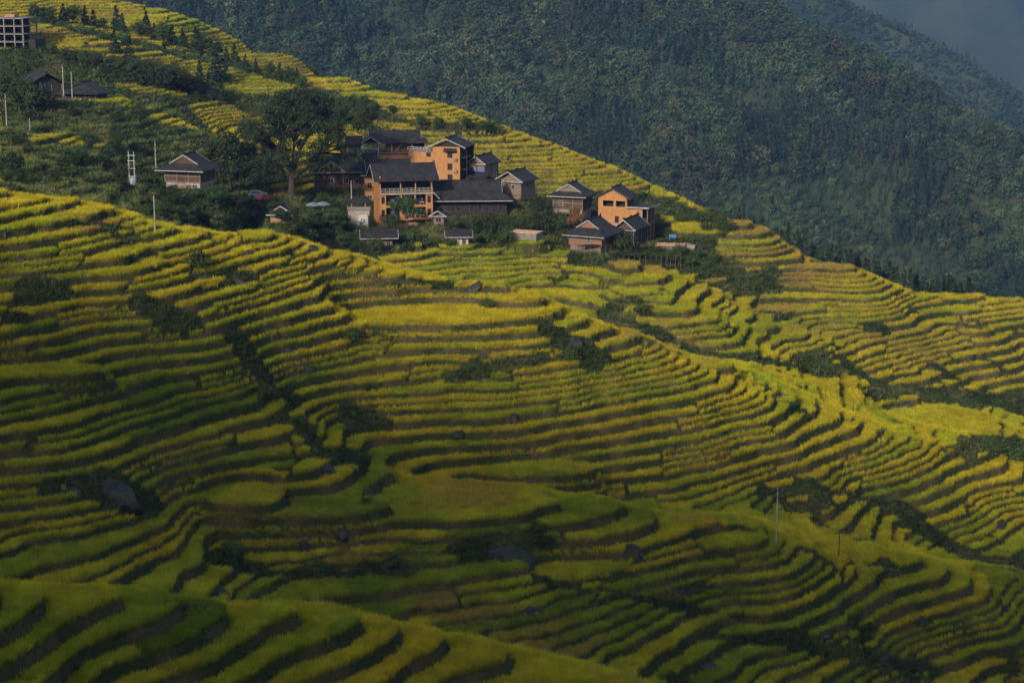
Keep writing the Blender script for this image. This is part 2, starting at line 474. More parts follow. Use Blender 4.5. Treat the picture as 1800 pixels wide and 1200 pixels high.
def obj_np(name, V, Fc, mat, attrs=None, parent=None, smooth=False):
    o = bpy.data.objects.new(name, mesh_np(name, V, Fc, mat, attrs, smooth)); COL.objects.link(o)
    if parent is not None: o.parent = parent
    return o
def grid_faces(ny, nx):
    idx = np.arange(ny * nx, dtype=np.int32).reshape(ny, nx)
    return np.stack([idx[:-1, :-1], idx[:-1, 1:], idx[1:, 1:], idx[1:, :-1]], -1).reshape(-1, 4)

Vt = np.stack([X2, Y2, ZF], -1).reshape(-1, 3)
colr = np.concatenate([TC, np.ones(TC.shape[:2] + (1,))], -1).astype(np.float32)
tag(obj_np('terraced_hillside', Vt, grid_faces(NY, NA), 'ground_cover', [('cover', 'FLOAT_COLOR', colr)]), kind='structure',
    label='terraced hillside of rice steps curling round three spurs')

# land outside the fan: slopes beside and behind the viewpoint, with an unseen high ridge added and shaped to shade the lower fields
gx = np.arange(-1000, 1001, 12.0); gyv = np.concatenate([np.arange(-900, 132, 12.0), np.arange(132, 900, 8.0)])
GX, GY = np.meshgrid(gx, gyv)
yc = np.clip(GY, 134, 870); xc = np.clip(GX, AMIN * 0.99 * yc, AMAX * 0.99 * yc)
zc_ = samp(H0, xc, yc)
side = np.maximum(GX - AMAX * yc, AMIN * yc - GX)
lt = np.where(GX < 0, 0.16, -0.10) * np.clip(side, 0, 400)
zb = zc_ + lt
inside = (side < -2) & (GY > 134)
zb = np.where(inside, zc_ - 5, zb)
ynear = np.clip((132 - GY) / 132, 0, 1)
zb = np.where(GY < 132, np.minimum(zb * (1 - ynear) + (-16 - 0.0 * GX) * ynear, -14 - 0.44 * np.clip(GY, 0, 140)), zb)
crest_y = -165.0
CREST0 = 97.0
def crest(x): return np.clip(CREST0 - 0.25 * x, 20, 330)
k = np.clip(1 - np.abs(GY - crest_y) / 170, 0, 1)
zr = -16 + (crest(GX) + 16) * (1 - (1 - k) ** 1.35) + 5 * fbm(GX / 45, GY / 45, 400, 3) * k
zb = np.where(GY < 0, zr, zb)
zb = np.where(GY < crest_y, crest(GX) - 0.25 * (crest_y - GY), zb)
gcol = np.zeros(GX.shape + (4,), np.float32); gcol[...] = (0.05, 0.065, 0.022, 1)
tag(obj_np('hills_and_shade_ridge', np.stack([GX, GY, zb - 0.3], -1).reshape(-1, 3), grid_faces(*GX.shape), 'ground_cover', [('cover', 'FLOAT_COLOR', gcol)], smooth=True), kind='structure')

# forested mountain across the valley
MA = np.linspace(-0.42, 0.42, 260); MY = np.concatenate([np.arange(640, 1700, 6.0), np.arange(1700, 2300, 30.0)])
def mountain(x, y):
    a = x / y
    z = 0.47 * y - 640 + 150 * np.clip(-a - 0.0, 0, .4) * 1.0
    z = np.maximum(z, -215 + 0.06 * np.abs(y - 850))
    # crest descending to the right
    cr = np.interp(x, [-600, 0, 150, 197, 250, 298, 400, 520], [420, 120, -20, -62, -86, -124, -165, -190])
    soft = 10.0
    z = -soft * np.log(np.exp(-np.clip(z, -400, 400) / soft) + np.exp(-cr / soft))
    z = z + 16 * fbm(x / 120, y / 120, 500, 3) + 5 * fbm(x / 30, y / 30, 510, 2) + 14 * vnoise(x / 75 + y / 300, y / 400, 520)
    return np.where(y > 1450, z - 0.25 * (y - 1450), z)
MAg, MYg = np.meshgrid(MA, MY); MXg = MAg * MYg
mz = mountain(MXg, MYg)
mcol = np.zeros(MXg.shape + (4,), np.float32)
ff = sstep(-0.2, 0.3, fbm(MXg / 60, MYg / 60, 530, 3))[..., None]
mcol[...] = np.array((0.022, 0.034, 0.014, 1)) * (1 - ff) + np.array((0.036, 0.042, 0.018, 1)) * ff
tag(obj_np('mountain', np.stack([MXg, MYg, mz], -1).reshape(-1, 3), grid_faces(*MXg.shape), 'ground_cover', [('cover', 'FLOAT_COLOR', mcol)], smooth=True), kind='structure')
# two ridges farther off, the last one blue with distance
def far_ridge(name, y0, y1, crestf, seed, amp):
    xs = np.linspace(-0.5 * y1, 0.6 * y1, 420); ys = np.linspace(y0, y1, 110)
    XX, YY = np.meshgrid(xs, ys)
    t_ = (YY - y0) / (y1 - y0)
    c_ = crestf(XX)
    z = -300 + (c_ + 300) * np.minimum(t_ * 1.6, 1) ** 0.9 + amp * fbm(XX / (amp * 6), YY / (amp * 6), seed, 5) + (55 * (1 - np.abs(fbm(XX / 230, YY / 500, seed + 3, 4))) if amp > 50 else 0)
    cc = np.zeros(XX.shape + (4,), np.float32); cc[...] = (0.016, 0.026, 0.013, 1)
    f3 = sstep(-0.1, 0.3, fbm(XX / 90, YY / 90, seed + 9, 4))[..., None]
    cc = cc * (1 - f3) + np.array((0.024, 0.035, 0.017, 1) if amp > 50 else (0.04, 0.052, 0.024, 1), np.float32) * f3
    return tag(obj_np(name, np.stack([XX, YY, z], -1).reshape(-1, 3), grid_faces(*XX.shape), 'ground_cover', [('cover', 'FLOAT_COLOR', cc)], smooth=True), kind='structure')
MIDF = lambda x: np.interp(x, [-900, 200, 345, 429, 476, 536, 700, 1500], [200, 20, -72, -110, -138, -172, -230, -280])
far_ridge('middle_ridge', 1750, 2150, MIDF, 610, 10)
far_ridge('distant_mountain', 2900, 4200, lambda x: 150 + 0 * x, 640, 120)

# ------------------------------------------------------------------ instanced ground cover (stuff)
def clump(nblade, h, spread, wd, lean, seed, bend=0.35, seg=2):
    r = np.random.default_rng(seed); V = []; Fq = []; S = []
    for k in range(nblade):
        an = r.uniform(0, 2 * math.pi); rr = spread * math.sqrt(r.uniform()); bx, by = rr * math.cos(an), rr * math.sin(an)
        dn = r.uniform(0, 2 * math.pi); ln_ = h * r.uniform(0.7, 1.1); le = lean * r.uniform(0.2, 1.0)
        wn = dn + math.pi / 2 + r.uniform(-.4, .4); wx, wy = math.cos(wn) * wd / 2, math.sin(wn) * wd / 2
        base = len(V)
        for s in range(seg + 1):
            f = s / seg; out = le * ln_ * (f ** 1.8); z = ln_ * f * (1 - bend * le * f)
            ww = 1.0 if s < seg else 0.35
            px, py = bx + math.cos(dn) * out, by + math.sin(dn) * out
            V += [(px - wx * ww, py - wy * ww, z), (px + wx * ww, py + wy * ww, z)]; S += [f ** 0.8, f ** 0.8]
        for s in range(seg):
            q = base + 2 * s; Fq.append((q, q + 1, q + 3, q + 2))
    return np.array(V), np.array(Fq), np.array(S, np.float32)

def leaf_ball(nclump, nleaf, rx, rz, leaf, seed, zc=None, hollow=0.55, shape='round', clump_r=0.32):
    """leafy crown: clumps spread through the volume, each of small leaf faces"""
    r = np.random.default_rng(seed)
    zc = rz if zc is None else zc
    dirs = r.normal(size=(nclump, 3)); dirs /= np.linalg.norm(dirs, axis=1)[:, None]
    rad = r.uniform(hollow, 1.0, nclump) * (1 + 0.22 * r.normal(size=nclump).clip(-1.3, 1.3))
    if shape == 'cone':
        zz = r.uniform(0, 1, nclump) ** 1.3; an = r.uniform(0, 2 * np.pi, nclump)
        rr = (1 - zz) * r.uniform(0.55, 1.12, nclump) + 0.03
        C_ = np.stack([rr * np.cos(an) * rx, rr * np.sin(an) * rx, zz * 2 * rz], 1); base = C_[:, 2] * 0
        C_[:, 2] -= 0.12 * rr * 2 * rz * 0.5
        cs = clump_r * (0.35 + 0.9 * (1 - zz))
    else:
        C_ = dirs * rad[:, None] * np.array([rx, rx, rz]); C_[:, 2] += zc
        cs = clump_r * r.uniform(0.6, 1.3, nclump)
    sh = r.uniform(0.15, 0.9, nclump)
    n_ = nclump * nleaf
    P = np.repeat(C_, nleaf, 0); csz = np.repeat(cs, nleaf)[:, None]
    o = r.normal(size=(n_, 3)) * csz * rx * np.array([1, 1, 0.75]) * 0.6
    if shape == 'cone': o *= np.array([1.2, 1.2, 0.6])
    P = P + o
    nrm = r.normal(size=(n_, 3)) + np.array([0, 0, 0.9]); 
    cen = np.array([0, 0, zc]); nrm += (P - cen) / max(rx, rz) * 1.2
    nrm /= np.linalg.norm(nrm, axis=1)[:, None]
    t1 = np.cross(nrm, r.normal(size=(n_, 3))); t1 /= np.linalg.norm(t1, axis=1)[:, None]; t2 = np.cross(nrm, t1)
    s1 = (leaf * r.uniform(0.6, 1.3, n_))[:, None]; s2 = s1 * 0.62
    V = np.stack([P - t1 * s1, P - t2 * s2, P + t1 * s1, P + t2 * s2], 1).reshape(-1, 3)
    Fq = np.arange(n_ * 4).reshape(-1, 4)
    S = np.repeat(np.clip(np.repeat(sh, nleaf) + r.uniform(-.2, .2, n_), 0, 1), 4).astype(np.float32)
    return V, Fq, S

def proto(name, VFS, mat):
    V, Fq, S = VFS
    o = bpy.data.objects.new(name, mesh_np(name, V, Fq, mat, [('shade', 'FLOAT', S)]))
    return o

def scatter(name, P, rot, scl, tint, idx, protos, label):
    """one 'stuff' object: points that carry instances of a few leafy meshes"""
    n_ = len(P)
    src = bpy.data.collections.new(name + '_kinds')
    for p in protos: src.objects.link(p)
    me = bpy.data.meshes.new(name)
    me.vertices.add(n_); me.vertices.foreach_set('co', np.asarray(P, np.float32).ravel())
    for nm, tp, arr, key in (('rot', 'FLOAT_VECTOR', rot, 'vector'), ('scl', 'FLOAT_VECTOR', scl, 'vector'), ('tint', 'FLOAT_COLOR', tint, 'color'), ('kid', 'INT', idx, 'value')):
        a_ = me.attributes.new(nm, tp, 'POINT')
        a_.data.foreach_set(key, np.ascontiguousarray(arr, np.int32 if tp == 'INT' else np.float32).ravel())
    o = bpy.data.objects.new(name, me); COL.objects.link(o)
    ng = bpy.data.node_groups.new(name, 'GeometryNodeTree')
    ng.interface.new_socket('Geometry', in_out='INPUT', socket_type='NodeSocketGeometry')
    ng.interface.new_socket('Geometry', in_out='OUTPUT', socket_type='NodeSocketGeometry')
    N = ng.nodes; gi = N.new('NodeGroupInput'); go = N.new('NodeGroupOutput')
    ip = N.new('GeometryNodeInstanceOnPoints'); ci = N.new('GeometryNodeCollectionInfo')
    ci.inputs['Collection'].default_value = src; ci.inputs['Separate Children'].default_value = True; ci.inputs['Reset Children'].default_value = True
    def named(nm, dt):
        a_ = N.new('GeometryNodeInputNamedAttribute'); a_.data_type = dt; a_.inputs['Name'].default_value = nm
        return a_.outputs['Attribute']
    e2r = N.new('FunctionNodeEulerToRotation')
    ln_ = ng.links.new
    ln_(named('rot', 'FLOAT_VECTOR'), e2r.inputs[0])
    m2p = N.new('GeometryNodeMeshToPoints')
    ln_(gi.outputs[0], m2p.inputs[0]); ln_(m2p.outputs[0], ip.inputs['Points'])
    ln_(ci.outputs[0], ip.inputs['Instance']); ip.inputs['Pick Instance'].default_value = True
    ln_(named('kid', 'INT'), ip.inputs['Instance Index']); ln_(e2r.outputs[0], ip.inputs['Rotation']); ln_(named('scl', 'FLOAT_VECTOR'), ip.inputs['Scale'])
    ln_(ip.outputs[0], go.inputs[0])
    md = o.modifiers.new('scatter', 'NODES'); md.node_group = ng
    return tag(o, label, None, None, 'stuff')

def jitter_grid(y0, y1, a0, a1, sp):
    """points about sp(y) apart over the fan"""
    out = []
    y = y0
    while y < y1:
        s = sp(y) if callable(sp) else sp
        nx_ = max(1, int((a1 - a0) * y / s))
        a_ = a0 + (np.arange(nx_) + rng.uniform(0, 1, nx_)) / nx_ * (a1 - a0)
        yv = y + rng.uniform(0, 1, nx_) * s
        out.append(np.stack([a_ * yv, yv], 1)); y += s
    return np.concatenate(out)
def near_ix(x, y):
    fi, fj = grid_ix(x, y); return np.rint(fi).astype(int), np.rint(fj).astype(int)

VISA = 0.312
P = jitter_grid(136, 770, -VISA, VISA, lambda y: float(np.interp(y, [136, 170, 210, 300, 420, 600, 770], [0.20, 0.21, 0.27, 0.34, 0.5, 0.8, 1.3])))
i, j = near_ix(P[:, 0], P[:, 1])
ok = (dist_edge[i, j] > 0.02) & (~veg[i, j])
P = P[ok]; i = i[ok]; j = j[ok]
z = samp(ZG, P[:, 0], P[:, 1])
dscale = np.interp(P[:, 1], [136, 250, 420, 770], [1.0, 1.12, 1.3, 1.9])
hs = 1.0 + 0.16 * fbm(P[:, 0] / 1.2, P[:, 1] / 1.2, 700, 2) + 0.1 * rng.normal(size=len(P)).clip(-1.5, 1.5)
scl = np.stack([dscale, dscale, hs * np.interp(P[:, 1], [136, 420, 770], [1, 1.0, 1.15])], 1)
rot = np.stack([rng.normal(size=len(P)) * .12 + .45 * fbm(P[:, 0] / 4, P[:, 1] / 4, 710, 2), rng.normal(size=len(P)) * .12 + .45 * fbm(P[:, 0] / 4, P[:, 1] / 4, 720, 2), rng.uniform(0, 6.28, len(P))], 1)
tint = RC[i, j] * (0.85 + 0.35 * rng.uniform(size=(len(P), 1)))
tint = np.concatenate([tint, np.ones((len(P), 1))], 1)
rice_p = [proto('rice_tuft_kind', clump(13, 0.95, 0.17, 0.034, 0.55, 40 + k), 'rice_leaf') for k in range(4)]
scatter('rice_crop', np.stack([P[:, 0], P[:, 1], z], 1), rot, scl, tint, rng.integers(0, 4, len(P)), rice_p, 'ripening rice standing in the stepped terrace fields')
print('rice tufts', len(P))

# grass and weeds on banks
P = jitter_grid(136, 520, -VISA, VISA, lambda y: float(np.interp(y, [136, 210, 300, 420, 520], [0.30, 0.40, 0.52, 0.75, 1.1])))
i, j = near_ix(P[:, 0], P[:, 1])
ok = (dist_edge[i, j] < 0.0) | veg[i, j]
P = P[ok]; i = i[ok]; j = j[ok]
z = samp(ZG, P[:, 0], P[:, 1]) - 0.05
dscale = np.interp(P[:, 1], [136, 250, 520], [0.8, 1.1, 2.0]) * np.where(veg[i, j], 1.25, 0.8)
scl = np.stack([dscale, dscale, dscale * rng.uniform(0.5, 1.3, len(P)) * np.where(veg[i, j], 0.9, 0.8)], 1)
rot = np.stack([rng.normal(size=len(P)) * .15, rng.normal(size=len(P)) * .15, rng.uniform(0, 6.28, len(P))], 1)
tint = TC[i, j] * (0.8 + 1.1 * rng.uniform(size=(len(P), 1))) + np.array([(0.06, 0.045, 0.015)]) * (rng.uniform(size=(len(P), 1)) ** 6)
tint = np.concatenate([tint, np.ones((len(P), 1))], 1)
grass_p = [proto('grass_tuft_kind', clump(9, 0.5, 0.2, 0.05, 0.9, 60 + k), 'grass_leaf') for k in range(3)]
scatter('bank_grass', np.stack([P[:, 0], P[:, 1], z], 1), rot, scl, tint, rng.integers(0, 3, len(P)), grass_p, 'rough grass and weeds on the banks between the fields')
print('grass tufts', len(P))

# undergrowth: low leafy bushes in the overgrown parts
P = jitter_grid(150, 780, -VISA, VISA, lambda y: float(np.interp(y, [150, 250, 420, 780], [0.9, 1.1, 1.6, 3.2])))
i, j = near_ix(P[:, 0], P[:, 1])
dens = sstep(-0.35, 0.35, fbm(P[:, 0] / 9, P[:, 1] / 9, 801, 3))
ok = veg[i, j] & (vs[i, j] > 0.9) & (rng.uniform(size=len(P)) < dens * 0.75 * (1 - 0.6 * LSL[i, j]))
P = P[ok]; i = i[ok]; j = j[ok]
z = samp(ZG, P[:, 0], P[:, 1]) - 0.1
big = np.where((P[:, 1] > 460), rng.uniform(0.8, 2.4, len(P)), rng.uniform(0.4, 1.15, len(P)))
big = np.where(P[:, 1] < 340, big * 0.75, big)
backm = back[i, j]; big = np.where(backm, rng.uniform(0.8, 2.6, len(P)), big)
big = np.where((P[:, 0] < -45) & (P[:, 1] > 325) & (P[:, 1] < 480), big * 0.6, big)
scl = np.stack([big, big, big * rng.uniform(0.6, 1.2, len(P))], 1)
rot = np.stack([0 * big, 0 * big, rng.uniform(0, 6.28, len(P))], 1)
base = np.array([(0.026, 0.048, 0.014)]) * (0.7 + 1.1 * rng.uniform(size=(len(P), 1))) + np.array([(0.03, 0.02, 0.004)]) * (rng.uniform(size=(len(P), 1)) ** 3)
tint = np.concatenate([base, np.ones((len(P), 1))], 1)
bush_p = [proto('bush_kind', leaf_ball(16, 16, 0.85, 0.5, 0.10, 80 + k, clump_r=0.42), 'grass_leaf') for k in range(4)]
scatter('undergrowth', np.stack([P[:, 0], P[:, 1], z], 1), rot, scl, tint, rng.integers(0, 4, len(P)), bush_p, 'low dark green undergrowth in the clefts and round the village')
print('bushes', len(P))

# forest on the mountain across the valley
def conifer_vfs(seed, h=12.0, r0=2.3, nl=420, leaf=0.5):
    return leaf_ball(nl // 6, 6, r0, h / 2, leaf, seed, shape='cone', clump_r=0.22)
xs = []
y = 700.0
while y < 1560:
    s = float(np.interp(y, [700, 900, 1300, 1560], [5.0, 4.3, 4.6, 6]))
    nx_ = int(0.66 * y / s); a_ = -0.33 + (np.arange(nx_) + rng.uniform(0, 1, nx_)) / nx_ * 0.66
    yv = y + rng.uniform(0, 1, nx_) * s; xs.append(np.stack([a_ * yv, yv], 1)); y += s
P = np.concatenate(xs)
open_ = fbm(P[:, 0] / 70, P[:, 1] / 45, 830, 3) + 0.35 * sstep(100, 300, P[:, 0]) * (P[:, 1] < 1280)
open_ = open_ + 0.62 * np.exp(-((P[:, 0] - 185) / 45) ** 2 - ((P[:, 1] - 1055) / 45) ** 2) + 0.62 * np.exp(-((P[:, 0] - 300) / 40) ** 2 - ((P[:, 1] - 1120) / 28) ** 2)
keep = (open_ < 9)
P = P[keep]; open_ = open_[keep]
z = mountain(P[:, 0], P[:, 1]) - 0.6
zone = fbm(P[:, 0] / 55, P[:, 1] / 55, 840, 2)
con = (zone > 0.02) ^ (rng.uniform(size=len(P)) < 0.12)
kid = np.where(con, rng.integers(0, 3, len(P)), 3 + rng.integers(0, 3, len(P)))
sc_ = np.where(con, rng.uniform(0.7, 1.15, len(P)), rng.uniform(0.65, 1.35, len(P))) * np.where(open_ > 0.42, 0.58, 1.0)
scl = np.stack([sc_, sc_, sc_ * rng.uniform(0.85, 1.25, len(P))], 1)
rot = np.stack([0 * sc_, 0 * sc_, rng.uniform(0, 6.28, len(P))], 1)
cc = np.where(con[:, None], np.array([(0.018, 0.038, 0.020)]), np.array([(0.031, 0.050, 0.020)]))
cc = cc * (0.65 + 0.8 * rng.uniform(size=(len(P), 1))) * np.where(open_ > 0.42, 1.35, 1.0)[:, None] * (1 + 0.45 * fbm(P[:, 0] / 25, P[:, 1] / 35, 860, 3))[:, None] + np.array([(0.034, 0.018, 0.006)]) * (rng.uniform(size=(len(P), 1)) ** 5)
tint = np.concatenate([cc, np.ones((len(P), 1))], 1)
forest_p = [proto('forest_conifer_kind', conifer_vfs(900 + k), 'forest_leaf') for k in range(3)] + \
           [proto('forest_tree_kind', leaf_ball(34, 12, 3.3, 3.4, 0.55, 910 + k, zc=5.0, clump_r=0.34), 'forest_leaf') for k in range(3)]
scatter('mountain_forest', np.stack([P[:, 0], P[:, 1], z], 1), rot, scl, tint, kid, forest_p, 'dense mixed forest covering the mountain across the valley')
print('forest trees', len(P))
# wood on the two farther ridges
for nm, y0, y1, sp_, cf, seed, amp in (('ridge_forest', 1760, 2100, 6.5, MIDF, 610, 10),):
    xx = np.arange(250, 760, sp_); y_ = np.arange(y0, y1, sp_ * 1.3)
    XX, YY = np.meshgrid(xx, y_); XX = (XX + rng.uniform(-4, 4, XX.shape)).ravel(); YY = (YY + rng.uniform(-5, 5, YY.shape)).ravel()
    t_ = (YY - 1750) / 400; c_ = cf(XX)
    z = -300 + (c_ + 300) * np.minimum(t_ * 1.6, 1) ** 0.9 + amp * fbm(XX / (amp * 6), YY / (amp * 6), seed, 5)
    sc_ = rng.uniform(0.7, 1.3, len(XX)); scl = np.stack([sc_] * 3, 1); rot = np.stack([0 * sc_, 0 * sc_, rng.uniform(0, 6.28, len(XX))], 1)
    cc = np.array([(0.03, 0.05, 0.024)]) * (0.7 + 0.7 * rng.uniform(size=(len(XX), 1)))
    fp2 = [proto('ridge_tree_kind', leaf_ball(20, 10, 3.3, 3.4, 0.7, 950 + k, zc=5.0, clump_r=0.34), 'forest_leaf') for k in range(2)] + [proto('ridge_conifer_kind', conifer_vfs(960, nl=240, leaf=.7), 'forest_leaf')]
    scatter(nm, np.stack([XX, YY, z - 0.6], 1), rot, scl, np.concatenate([cc, np.ones((len(XX), 1))], 1), rng.integers(0, 3, len(XX)), fp2, 'dark wood on the blue ridge at the top right')

# haze
if True:
    mt = bpy.data.materials.new('haze'); mt.use_nodes = True; t = mt.node_tree
    for nn in list(t.nodes):
        if nn.type != 'OUTPUT_MATERIAL': t.nodes.remove(nn)
    pv = t.nodes.new('ShaderNodeVolumePrincipled'); pv.inputs['Density'].default_value = 0.00008
    pv.inputs['Color'].default_value = (0.24, 0.44, 0.90, 1); pv.inputs['Anisotropy'].default_value = 0.1
    t.links.new(pv.outputs[0], t.nodes['Material Output'].inputs['Volume'])
    lo = (-2300, -950, -420); hi = (2700, 4400, 420)
    V = [(x_, y_, z_) for z_ in (lo[2], hi[2]) for y_ in (lo[1], hi[1]) for x_ in (lo[0], hi[0])]
    Fq = [(0, 2, 3, 1), (4, 5, 7, 6), (0, 1, 5, 4), (2, 6, 7, 3), (0, 4, 6, 2), (1, 3, 7, 5)]
    me = bpy.data.meshes.new('haze'); me.from_pydata(V, [], Fq); me.materials.append(mt)
    hz = bpy.data.objects.new('haze', me); COL.objects.link(hz); tag(hz, 'thin blue haze filling the valley air', None, None, 'stuff')

# ------------------------------------------------------------------ materials for built things
simple('orange_timber', (0.37, 0.180, 0.064), (0.20, 0.088, 0.032), 1.6, 0.7, stretch=(5, 5, 0.35), bump=0.3)
simple('old_timber', (0.085, 0.052, 0.036), (0.040, 0.027, 0.020), 1.5, 0.9, stretch=(5, 5, 0.4), bump=0.4)
simple('grey_timber', (0.17, 0.125, 0.098), (0.10, 0.078, 0.062), 1.8, 0.9, stretch=(5, 5, 0.4), bump=0.4)
simple('red_timber', (0.24, 0.115, 0.070), (0.12, 0.06, 0.04), 1.8, 0.9, stretch=(0.6, 0.6, 6), bump=0.4)
simple('dark_timber', (0.026, 0.022, 0.022), (0.014, 0.012, 0.012), 1.5, 0.8, stretch=(5, 5, 0.4))
simple('grey_trim', (0.27, 0.26, 0.25), (0.15, 0.145, 0.14), 2.0, 0.8)
simple('concrete', (0.18, 0.16, 0.145), (0.10, 0.09, 0.08), 0.9, 0.9, bump=0.2)
simple('stone_wall', (0.30, 0.25, 0.20), (0.13, 0.11, 0.09), 2.2, 0.9, bump=0.6)
simple('brick_wall', (0.30, 0.17, 0.10), (0.19, 0.11, 0.07), 2.5, 0.9, bump=0.4)
simple('steel', (0.36, 0.38, 0.39), (0.24, 0.25, 0.26), 2.0, 0.5, spec=0.5)
simple('pole_concrete', (0.26, 0.25, 0.235), (0.15, 0.14, 0.13), 1.2, 0.9)
simple('pale_plaster', (0.42, 0.38, 0.33), (0.26, 0.23, 0.20), 1.3, 0.9, bump=0.2)
simple('blue_sheet', (0.025, 0.12, 0.42), (0.02, 0.07, 0.26), 1.5, 0.5)
simple('sign_blue', (0.015, 0.09, 0.24), (0.06, 0.16, 0.30), 1.5, 0.5)
simple('fresh_planks', (0.52, 0.33, 0.19), (0.36, 0.20, 0.11), 2.5, 0.8, stretch=(0.6, 5, 5))
simple('window_dark', (0.020, 0.022, 0.030), (0.010, 0.011, 0.014), 1.0, 0.25, spec=0.6)
simple('curtain', (0.085, 0.070, 0.085), (0.05, 0.04, 0.055), 2.0, 0.9, stretch=(6, 1, 0.3))
simple('bark', (0.050, 0.040, 0.032), (0.022, 0.018, 0.014), 3.0, 0.95, stretch=(3, 3, 0.5), bump=0.6)
simple('white_paint', (0.62, 0.62, 0.60), (0.45, 0.45, 0.44), 2.0, 0.5)
simple('rubber', (0.015, 0.015, 0.015), None, 2.0, 0.8)
simple('car_blue', (0.12, 0.18, 0.22), (0.10, 0.15, 0.19), 1.0, 0.3, spec=0.6)
simple('car_red', (0.20, 0.04, 0.025), (0.16, 0.03, 0.02), 1.0, 0.3, spec=0.6)
simple('cloth', (0.13, 0.16, 0.19), (0.08, 0.10, 0.13), 2.0, 0.8)
# roof tiles: fine courses across the slope, blotched with moss and dust
mt, t, b = nodes('roof_tile', 0.85, 0.25)
f = noise_fac(t, 0.8, 6, 0.3, 0.7); f2_ = noise_fac(t, 5.0, 4, 0.3, 0.7)
c = mix_rgb(t, (0.010, 0.010, 0.011), (0.034, 0.031, 0.028), f)
c = mix_rgb(t, c, mix_rgb(t, c, (0.45, 0.45, 0.45), 1.0, 'MULTIPLY'), f2_)
t.links.new(c, b.inputs['Base Color'])
tcn = t.nodes.new('ShaderNodeTexCoord'); wv = t.nodes.new('ShaderNodeTexWave'); wv.inputs['Scale'].default_value = 1.0; wv.bands_direction = 'Z'; wv.inputs['Distortion'].default_value = 1.5
t.links.new(tcn.outputs['Object'], wv.inputs[0]); add_bump(t, b, wv.outputs['Fac'], 0.5, 0.08)
# rock: dark, streaked, with pale lichen
mt, t, b = nodes('rock', 0.85, 0.3)
c = mix_rgb(t, (0.010, 0.010, 0.011), (0.038, 0.035, 0.033), noise_fac(t, 0.9, 8, 0.35, 0.7))
c = mix_rgb(t, c, (0.16, 0.155, 0.15), noise_fac(t, 2.4, 8, 0.62, 0.78))
c = mix_rgb(t, c, (0.030, 0.040, 0.014), noise_fac(t, 0.5, 6, 0.52, 0.66))
t.links.new(c, b.inputs['Base Color']); add_bump(t, b, noise_fac(t, 1.6, 8, 0.0, 1.0), 0.9, 0.3)
foliage_mat('tree_leaf', (0.016, 0.030, 0.010), (0.056, 0.080, 0.024), False)
foliage_mat('fir_leaf', (0.010, 0.022, 0.012), (0.032, 0.052, 0.026), False, trans=0.12)
foliage_mat('shrub_leaf', (0.020, 0.038, 0.010), (0.075, 0.100, 0.024), False)
foliage_mat('dry_leaf', (0.10, 0.055, 0.02), (0.26, 0.15, 0.06), False)
foliage_mat('banana_leaf', (0.03, 0.06, 0.012), (0.10, 0.16, 0.03), False)

